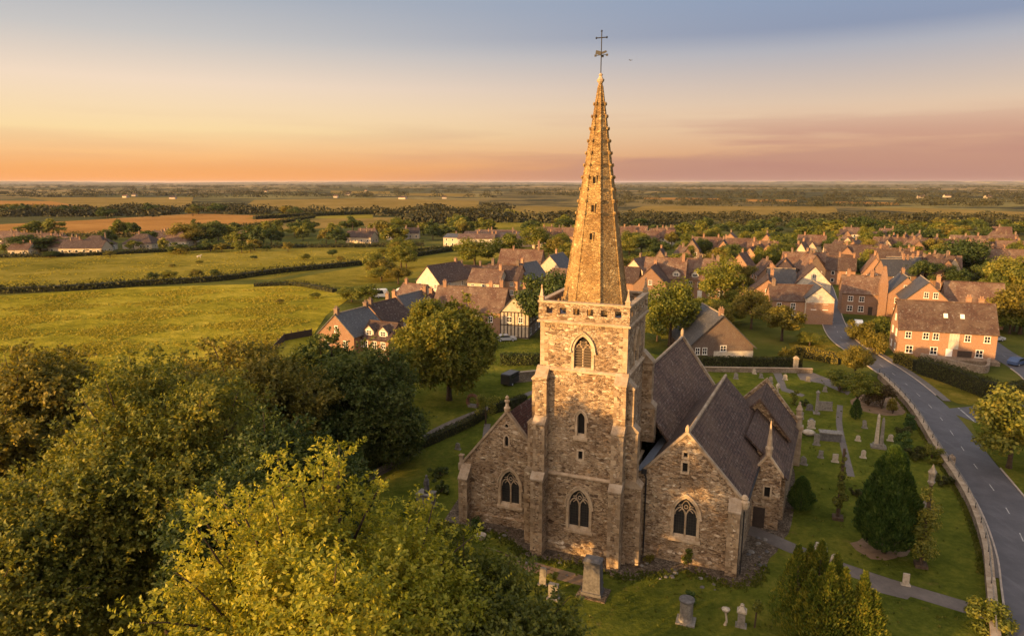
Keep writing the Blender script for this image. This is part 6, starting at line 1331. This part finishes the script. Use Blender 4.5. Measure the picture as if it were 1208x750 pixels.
def headstone(label, px, py, w, h, mat='grave', top='round', rz=-21.5, name='headstone', d=.16, lean=0.0):
    t = mon(name, label, px, py, rz); m = MB(); n = 8
    if top == 'round': P = [(-w / 2, 0), (w / 2, 0), (w / 2, h - w * .4)] + [(w / 2 * math.cos(math.pi * i / n), h - w * .4 + w * .4 * math.sin(math.pi * i / n)) for i in range(1, n)] + [(-w / 2, h - w * .4)]
    elif top == 'gothic': P = [(-w / 2, 0), (w / 2, 0), (w / 2, h * .65), (w * .3, h * .88), (0, h), (-w * .3, h * .88), (-w / 2, h * .65)]
    else: P = [(-w / 2, 0), (w / 2, 0), (w / 2, h), (-w / 2, h)]
    m.prism([(x + lean * z, -d / 2, z + .1) for x, z in P], (0, d, 0)); m.build('slab', M[mat], t); m = MB(); m.box(-w / 2 - .12, w / 2 + .12, -d - .05, d + .05, -.02, .13); m.build('base', M[mat], t); return t
headstone('tall narrow headstone leaning beside the potted shrub', 640, 690, .6, 1.6, lean=.05)
headstone('squat square headstone in front of the potted shrub', 653, 705, .8, 1.2, top='flat', d=.4)
headstone('upright grey headstone beside the chest tomb on the lawn', 963, 525, .7, 1.5)
headstone('pale cross topped headstone behind the white stone', 957, 505, .9, 1.2, 'grave_pale', 'gothic')
headstone('grey slab headstone behind the slim stone post', 973, 484, 2.0, 1.3, top='flat', rz=-10)
headstone('low dark headstone by the small bush on the far lawn', 955, 484, .9, .9, 'grave_dark')
headstone('pale leaning stone by the church path end', 984, 662, .7, .7, 'grave_pale', 'gothic', lean=.2)
headstone('weathered headstone partly behind the egg shaped yew', 1093, 612, 1.0, 2.4, rz=-30, top='gothic')
headstone('broken stone at the kink of the church path', 968, 648, .9, .5, 'grave_pale', 'flat', d=.5)
headstone('narrow headstone beside the church path and the ivy tree', 1068, 690, .5, 1.0, 'grave_pale', 'flat')
headstone('small headstone on the far lawn beneath the hedge', 868, 447, .7, 1.0)
headstone('pale small headstone on the far lawn by the curved path', 926, 448, .7, .9, 'grave_pale')
headstone('thin headstone near the gate pier on the far lawn', 909, 452, .6, 1.1, 'grave')
headstone('dark headstone below the wall corner', 953, 450, .7, .9, 'grave_dark')
headstone('headstone in shade beside the dark hedge on the left lawn', 527, 510, .6, 1.0, 'grave_dark')
headstone('low headstone between the hedge and the church aisle', 540, 530, .6, .8, 'grave')
t = mon('chest_tomb', 'dark stone chest tomb with flat lid on the lawn', 979, 519, rz=-15, cat='tomb'); m = MB(); m.box(-1.25, 1.25, -.55, .55, 0, 1.05); m.build('chest', M['grave_dark'], t); m = MB(); m.box(-1.4, 1.4, -.68, .68, 1.05, 1.2); m.build('lid', M['grave'], t)
t = mon('round_stone', 'white oval stone lying on the lawn left of the chest tomb', 954, 513, cat='stone'); m = MB(); m.lathe(0, 0, [(.4, 0), (.8, .25), (.82, .5), (.5, .7), (.1, .75)], 10); m.build('boulder', M['grave_pale'], t, True)
t = mon('grave_marker', 'small white grave marker with a dark top behind the oval stone', 957, 501, cat='gravestone'); m = MB(); m.box(-.5, .5, -.3, .3, 0, .6); m.build('block', M['grave_pale'], t); m = MB(); m.lathe(0, 0, [(.4, .6), (.34, .85), (.1, 1.0)], 8); m.build('top', M['grave_dark'], t)
t = mon('twin_obelisk', 'pair of slim stone obelisks on stepped plinth in the churchyard', 1036, 528, cat='monument')
m = MB(); m.box(-.9, .9, -.6, .6, 0, .3); m.box(-.65, .65, -.45, .45, .3, .6); m.build('plinth', M['grave'], t)
for x, hh in ((-.28, 4.6), (.28, 4.2)): m = MB(); m.box(x - .24, x + .24, -.24, .24, .6, hh - .3, (x - .14, x + .14, -.14, .14)); m.box(x - .14, x + .14, -.14, .14, hh - .3, hh, (x - .01, x + .01, -.01, .01)); m.build('obelisk', M['grave_pale'] if x < 0 else M['grave'], t)
t = mon('slim_pillar', 'slim weathered stone pillar on the far lawn', 963, 488, cat='pillar'); m = MB(); m.box(-.45, .45, -.45, .45, 0, .25); m.box(-.22, .22, -.22, .22, .25, 3.2, (-.16, .16, -.16, .16)); m.lathe(0, 0, [(.3, 3.2), (.3, 3.35), (.08, 3.6)], 6); m.build('shaft', M['grave'], t)
t = mon('finial_post', 'stone post with carved finial on the far lawn below the hedge', 917, 468, cat='post'); m = MB(); m.lathe(0, 0, [(.3, 0), (.3, .2), (.16, .3), (.14, 1.4), (.3, 1.5), (.34, 1.9), (.2, 2.2), (.05, 2.3)], 8); m.build('shaft', M['grave_pale'], t)
t = mon('statue_plinth', 'pale stone plinth carrying a dark bronze figure on the shaded lawn', 503, 597, cat='monument')
m = MB(); m.box(-1.0, 1.0, -.75, .75, 0, .3); m.box(-.85, .85, -.6, .6, .3, 1.45); m.box(-.92, .92, -.68, .68, 1.45, 1.6); m.build('plinth', M['grave'], t)
m = MB(); m.lathe(.1, .0, [(.30, 1.6), (.27, 2.1), (.20, 2.5), (.26, 2.9), (.24, 3.1), (.09, 3.2), (.13, 3.3), (.14, 3.45), (.05, 3.6)], 10); m.tube([(.28, 0, 2.95), (.42, -.1, 2.55), (.3, -.25, 2.4)], [.08, .06, .05], 6); m.tube([(-.1, 0, 2.95), (-.2, -.05, 2.6), (-.05, -.25, 2.45)], [.08, .06, .05], 6); m.build('figure', M['grave_dark'], t, True)
t = mon('flower_pot', 'pale stone flower pot at the foot of the clipped bush', 568, 636, cat='pot'); m = MB(); m.lathe(0, 0, [(.25, 0), (.4, .25), (.5, .5), (.46, .55), (.3, .5)], 10); m.build('bowl', M['grave_pale'], t)
t = mon('stone_arch', 'dark stone ring memorial beside the small grey tree', 558, 480, cat='monument'); m = MB(); m.tube([(math.cos(a) * .9, 0, .9 + math.sin(a) * 1.0) for a in (R(-40 + i * 20) for i in range(14))], .28, 7); m.build('ring', M['rust'], t); m = MB(); m.box(-.7, .7, -.4, .4, 0, .4); m.build('base', M['grave'], t)
def ivy_column(label, px, py, h, top_h, leaf, seed, name='ivy_column', w=.5, crown=True):
    t = mon(name, label, px, py, cat='monument'); m = MB(); m.box(-.5, .5, -.5, .5, 0, .35); m.lathe(0, 0, [(.2, .35), (.13, h)], 8); m.build('shaft', M['bark'], t)
    rng = np.random.default_rng(seed); n = 12; C = np.stack([rng.normal(size=n) * w * .35, rng.normal(size=n) * w * .35, np.linspace(h * .2, h * .93, n)], 1); Rd = w * rng.uniform(.6, 1.0, n) * np.linspace(1.35, .6, n)
    o = bpy.data.objects.new('ivy', quads_mesh('ivy', cloud(rng, C, Rd, 3400, .22, .14), M[leaf])); COL.objects.link(o); o.parent = t
    if top_h: m = MB(); m.lathe(0, 0, [(.16, h - .2), (.32, h + .1), (.24, h + .25), (.28, h + top_h * .45), (.36, h + top_h * .6), (.15, h + top_h * .8), (.04, h + top_h)], 6); m.build('carved_top', M['grave'], t)
    return t
ivy_column('tall ivy clad column with pale carved top beside the church path', 1086, 668, 8.0, 1.7, 'leaf_olive', 33, w=1.0)
ivy_column('slender ivy clad pole beside the narrow slab path', 988, 612, 7.6, 0, 'leaf_olive', 34, w=.45)
for k, (px, py) in enumerate([(915, 484), (930, 497), (944, 494), (968, 540), (932, 528), (985, 545), (948, 548), (1012, 520), (1020, 505), (898, 446), (1050, 520), (973, 462), (890, 441), (1018, 540)]):
    rr = random.Random(k); o = headstone('small worn headstone leaning on the shaded lawn right of the church', px, py, rr.uniform(.45, .75), rr.uniform(.6, 1.1), rr.choice(['grave', 'grave', 'grave_pale']), rr.choice(['round', 'gothic', 'flat']), -21.5 + rr.uniform(-12, 12), lean=rr.uniform(-.12, .12)); o['group'] = 'small worn headstones on the right lawn'
# loose stones in the gravel around the walls
rs = random.Random(3)
for k in range(42):
    x, y = rs.choice([(rs.uniform(-14, -5), rs.uniform(-4.4, -2.2)), (rs.uniform(-5, 5), rs.uniform(-8.0, -6.2)), (rs.uniform(5, 15), rs.uniform(-5.6, -3)), (rs.uniform(14.6, 16.5), rs.uniform(-2, 6))])
    p = CW(x, y); r = rs.uniform(.1, .3); m = MB(); m.lathe(0, 0, [(r * .7, -.03), (r, r * .25), (r * .75, r * .6), (r * .2, r * .75)], 6, rs.uniform(0, 2))
    o = m.build('loose_stone', M['grave' if rs.random() < .5 else 'grave_dark']); o.location = p; o.scale = (1, rs.uniform(.6, 1.2), 1); tag(o, 'loose stone lying in the gravel along the church walls', 'stone', 'loose stones around the church')
# ------------------------------------------------------------------ vehicles, bird, animal
PAINT = {n: m_plain('car_paint_' + n, c, .35, .05, 1, spec=.5) for n, c in dict(white=(.7, .69, .66), black=(.02, .02, .025), red=(.3, .03, .02), silver=(.36, .37, .39), blue=(.04, .07, .16)).items()}
M['tyre'] = m_plain('tyre_rubber', (.02, .02, .02), .9, .2); M['lamp'] = m_plain('headlight_glass', (.6, .6, .55), .2, .1, spec=.6)
def car(label, px, py, rz, colour, van=False, caravan=False, name='parked_car', cat='car'):
    p = G(px, py); t = thing(name, label, cat, p, R(rz)); L = 4.3 if not caravan else 5.2; h = 1.45 if not (van or caravan) else 2.1 if van else 2.5; w = .86 if not caravan else 1.1
    if caravan: pr = [(-2.6, .45), (2.5, .45), (2.6, .9), (2.45, 2.3), (2.1, 2.55), (-2.1, 2.55), (-2.5, 2.2), (-2.65, 1.2)]
    elif van: pr = [(-2.3, .35), (2.3, .35), (2.35, .9), (2.0, 1.15), (1.3, 1.95), (.9, 2.1), (-2.2, 2.1), (-2.32, 1.9)]
    else: pr = [(-2.15, .32), (2.15, .32), (2.18, .7), (1.95, .86), (.95, .95), (.35, 1.42), (-1.1, 1.46), (-1.9, .98), (-2.16, .9)]
    b = MB(); b.prism([(x, -w, z) for x, z in pr], (0, 2 * w, 0)); b.build('body', PAINT[colour], t)
    g = MB(); zt = h - .12; zb = .98 if not (van or caravan) else 1.3
    xs = (-1.55, .55) if not (van or caravan) else (-1.9, 1.4)
    for s in (-1, 1): g.prism([(xs[0], s * (w + .012), zb), (xs[1] + .25, s * (w + .012), zb), (xs[1] - .15, s * (w + .012), zt), (xs[0] + .35, s * (w + .012), zt)], (0, -s * .01, 0))
    if not caravan: g.face([(.93, -w + .1, .99), (.93, w - .1, .99), (.4, w - .16, 1.40), (.4, -w + .16, 1.40)]) if not van else g.face([(1.98, -w + .1, 1.2), (1.98, w - .1, 1.2), (1.34, w - .12, 1.93), (1.34, -w + .12, 1.93)])
    g.build('glazing', M['pane'], t)
    for x in ((-1.35, 1.35) if not caravan else (0.0,)):
        for s in (-1, 1):
            q = MB(); q.tube([(x, s * (w - .18), .32), (x, s * (w + .02), .32)], .32, 12); wh = q.build('wheel', M['tyre'], t); q = MB(); q.tube([(x, s * (w + .0), .32), (x, s * (w + .035), .32)], .19, 10); q.build('rim', PAINT['silver'], wh)
    if not caravan:
        for s in (-1, 1): q = MB(); q.box(2.1, 2.2, s * (w - .22) - .16, s * (w - .22) + .16, .62, .78); q.build('headlight', M['lamp'], t)
    return t
car('dark car parked beside the lychgate yard left of the tower', 604, 452, 60, 'black', van=True)
car('silver car parked by the yard wall beyond the orange house', 1172, 402, 10, 'silver')
car('dark blue car parked on the side road at the photo edge', 1200, 430, 30, 'blue')
car('white car parked in front of the paired brick house', 1012, 384, 70, 'white')
car('silver car parked on the grass behind the dark clipped hedge', 597, 402, 10, 'silver')
car('white caravan nearest the round tree at the meadow corner', 447, 351, 5, 'white', caravan=True, name='caravan', cat='caravan')
car('white caravan between the round tree and the slate roofs', 478, 350, -10, 'white', caravan=True, name='caravan', cat='caravan')
# white horse on the far meadow: one continuous skinned body
def horse(px, py, label):
    t = thing('horse', label, 'horse', G(px, py), R(20)); me = bpy.data.meshes.new('body')
    V = [(0, 0, 1.15), (.55, 0, 1.15), (-.6, 0, 1.18), (.85, 0, 1.5), (1.1, 0, 1.75), (1.45, 0, 1.5)]; E_ = [(0, 1), (0, 2), (1, 3), (3, 4), (4, 5)]; Rr = [.34, .33, .33, .2, .15, .09]
    for x, s, i in ((.55, .17, 1), (.55, -.17, 1), (-.6, .17, 2), (-.6, -.17, 2)):
        n = len(V); k = .12 if x < 0 else -.03; V += [(x, s, .85), (x - k, s, .48), (x, s, .04)]; E_ += [(i, n), (n, n + 1), (n + 1, n + 2)]; Rr += [.14, .075, .065]
    n = len(V); V += [(-.95, 0, 1.0), (-1.0, 0, .55)]; E_ += [(2, n), (n, n + 1)]; Rr += [.06, .05]
    me.from_pydata(V, E_, [])
    o = bpy.data.objects.new('body', me); COL.objects.link(o); o.parent = t; md = o.modifiers.new('skin', 'SKIN'); o.modifiers.new('sub', 'SUBSURF').render_levels = 1
    for i, r in enumerate(Rr): me.skin_vertices[0].data[i].radius = (r, r)
    me.skin_vertices[0].data[0].use_root = True; me.materials.append(M['white']); return t
horse(235, 305, 'white horse grazing on the open meadow')
# bird: body with two raised wings
t = thing('bird', 'small dark bird flying in the sky right of the cross', 'bird', (13.5, 82.0, 47.2), R(30)); t.scale = (.5, .5, .5)
m = MB(); m.lathe(0, 0, [(.005, -.3), (.06, -.15), (.08, 0), (.06, .15), (.03, .25)], 8); o = m.build('body', M['grave_dark'], t, True); o.rotation_euler = (R(90), 0, 0)
for s in (-1, 1): m = MB(); m.prism([(0, -.1, .02), (0, .1, .02), (s * .3, .08, .16), (s * .55, -.08, .06), (s * .28, -.1, .14)], (0, 0, .015)); m.build('wing', M['grave_dark'], t)
# ------------------------------------------------------------------ evening haze over the plain
hz = MB(); hz.box(-31500, 31500, -2900, 31500, -1.0, 62.0); hz_o = hz.build('haze', M['ground'])
hm_ = bpy.data.materials.new('haze_air'); hm_.use_nodes = True; _n = hm_.node_tree; _n.nodes.remove(_n.nodes['Principled BSDF'])
_v = _n.nodes.new('ShaderNodeVolumePrincipled'); _v.inputs['Color'].default_value = (.72, .74, .86, 1); _v.inputs['Density'].default_value = 0.000021; _v.inputs['Anisotropy'].default_value = 0.0
_n.links.new(_v.outputs[0], _n.nodes['Material Output'].inputs['Volume'])
hz_o.data.materials.clear(); hz_o.data.materials.append(hm_); tag(hz_o, 'thin evening haze over the plain', 'haze', kind='stuff')
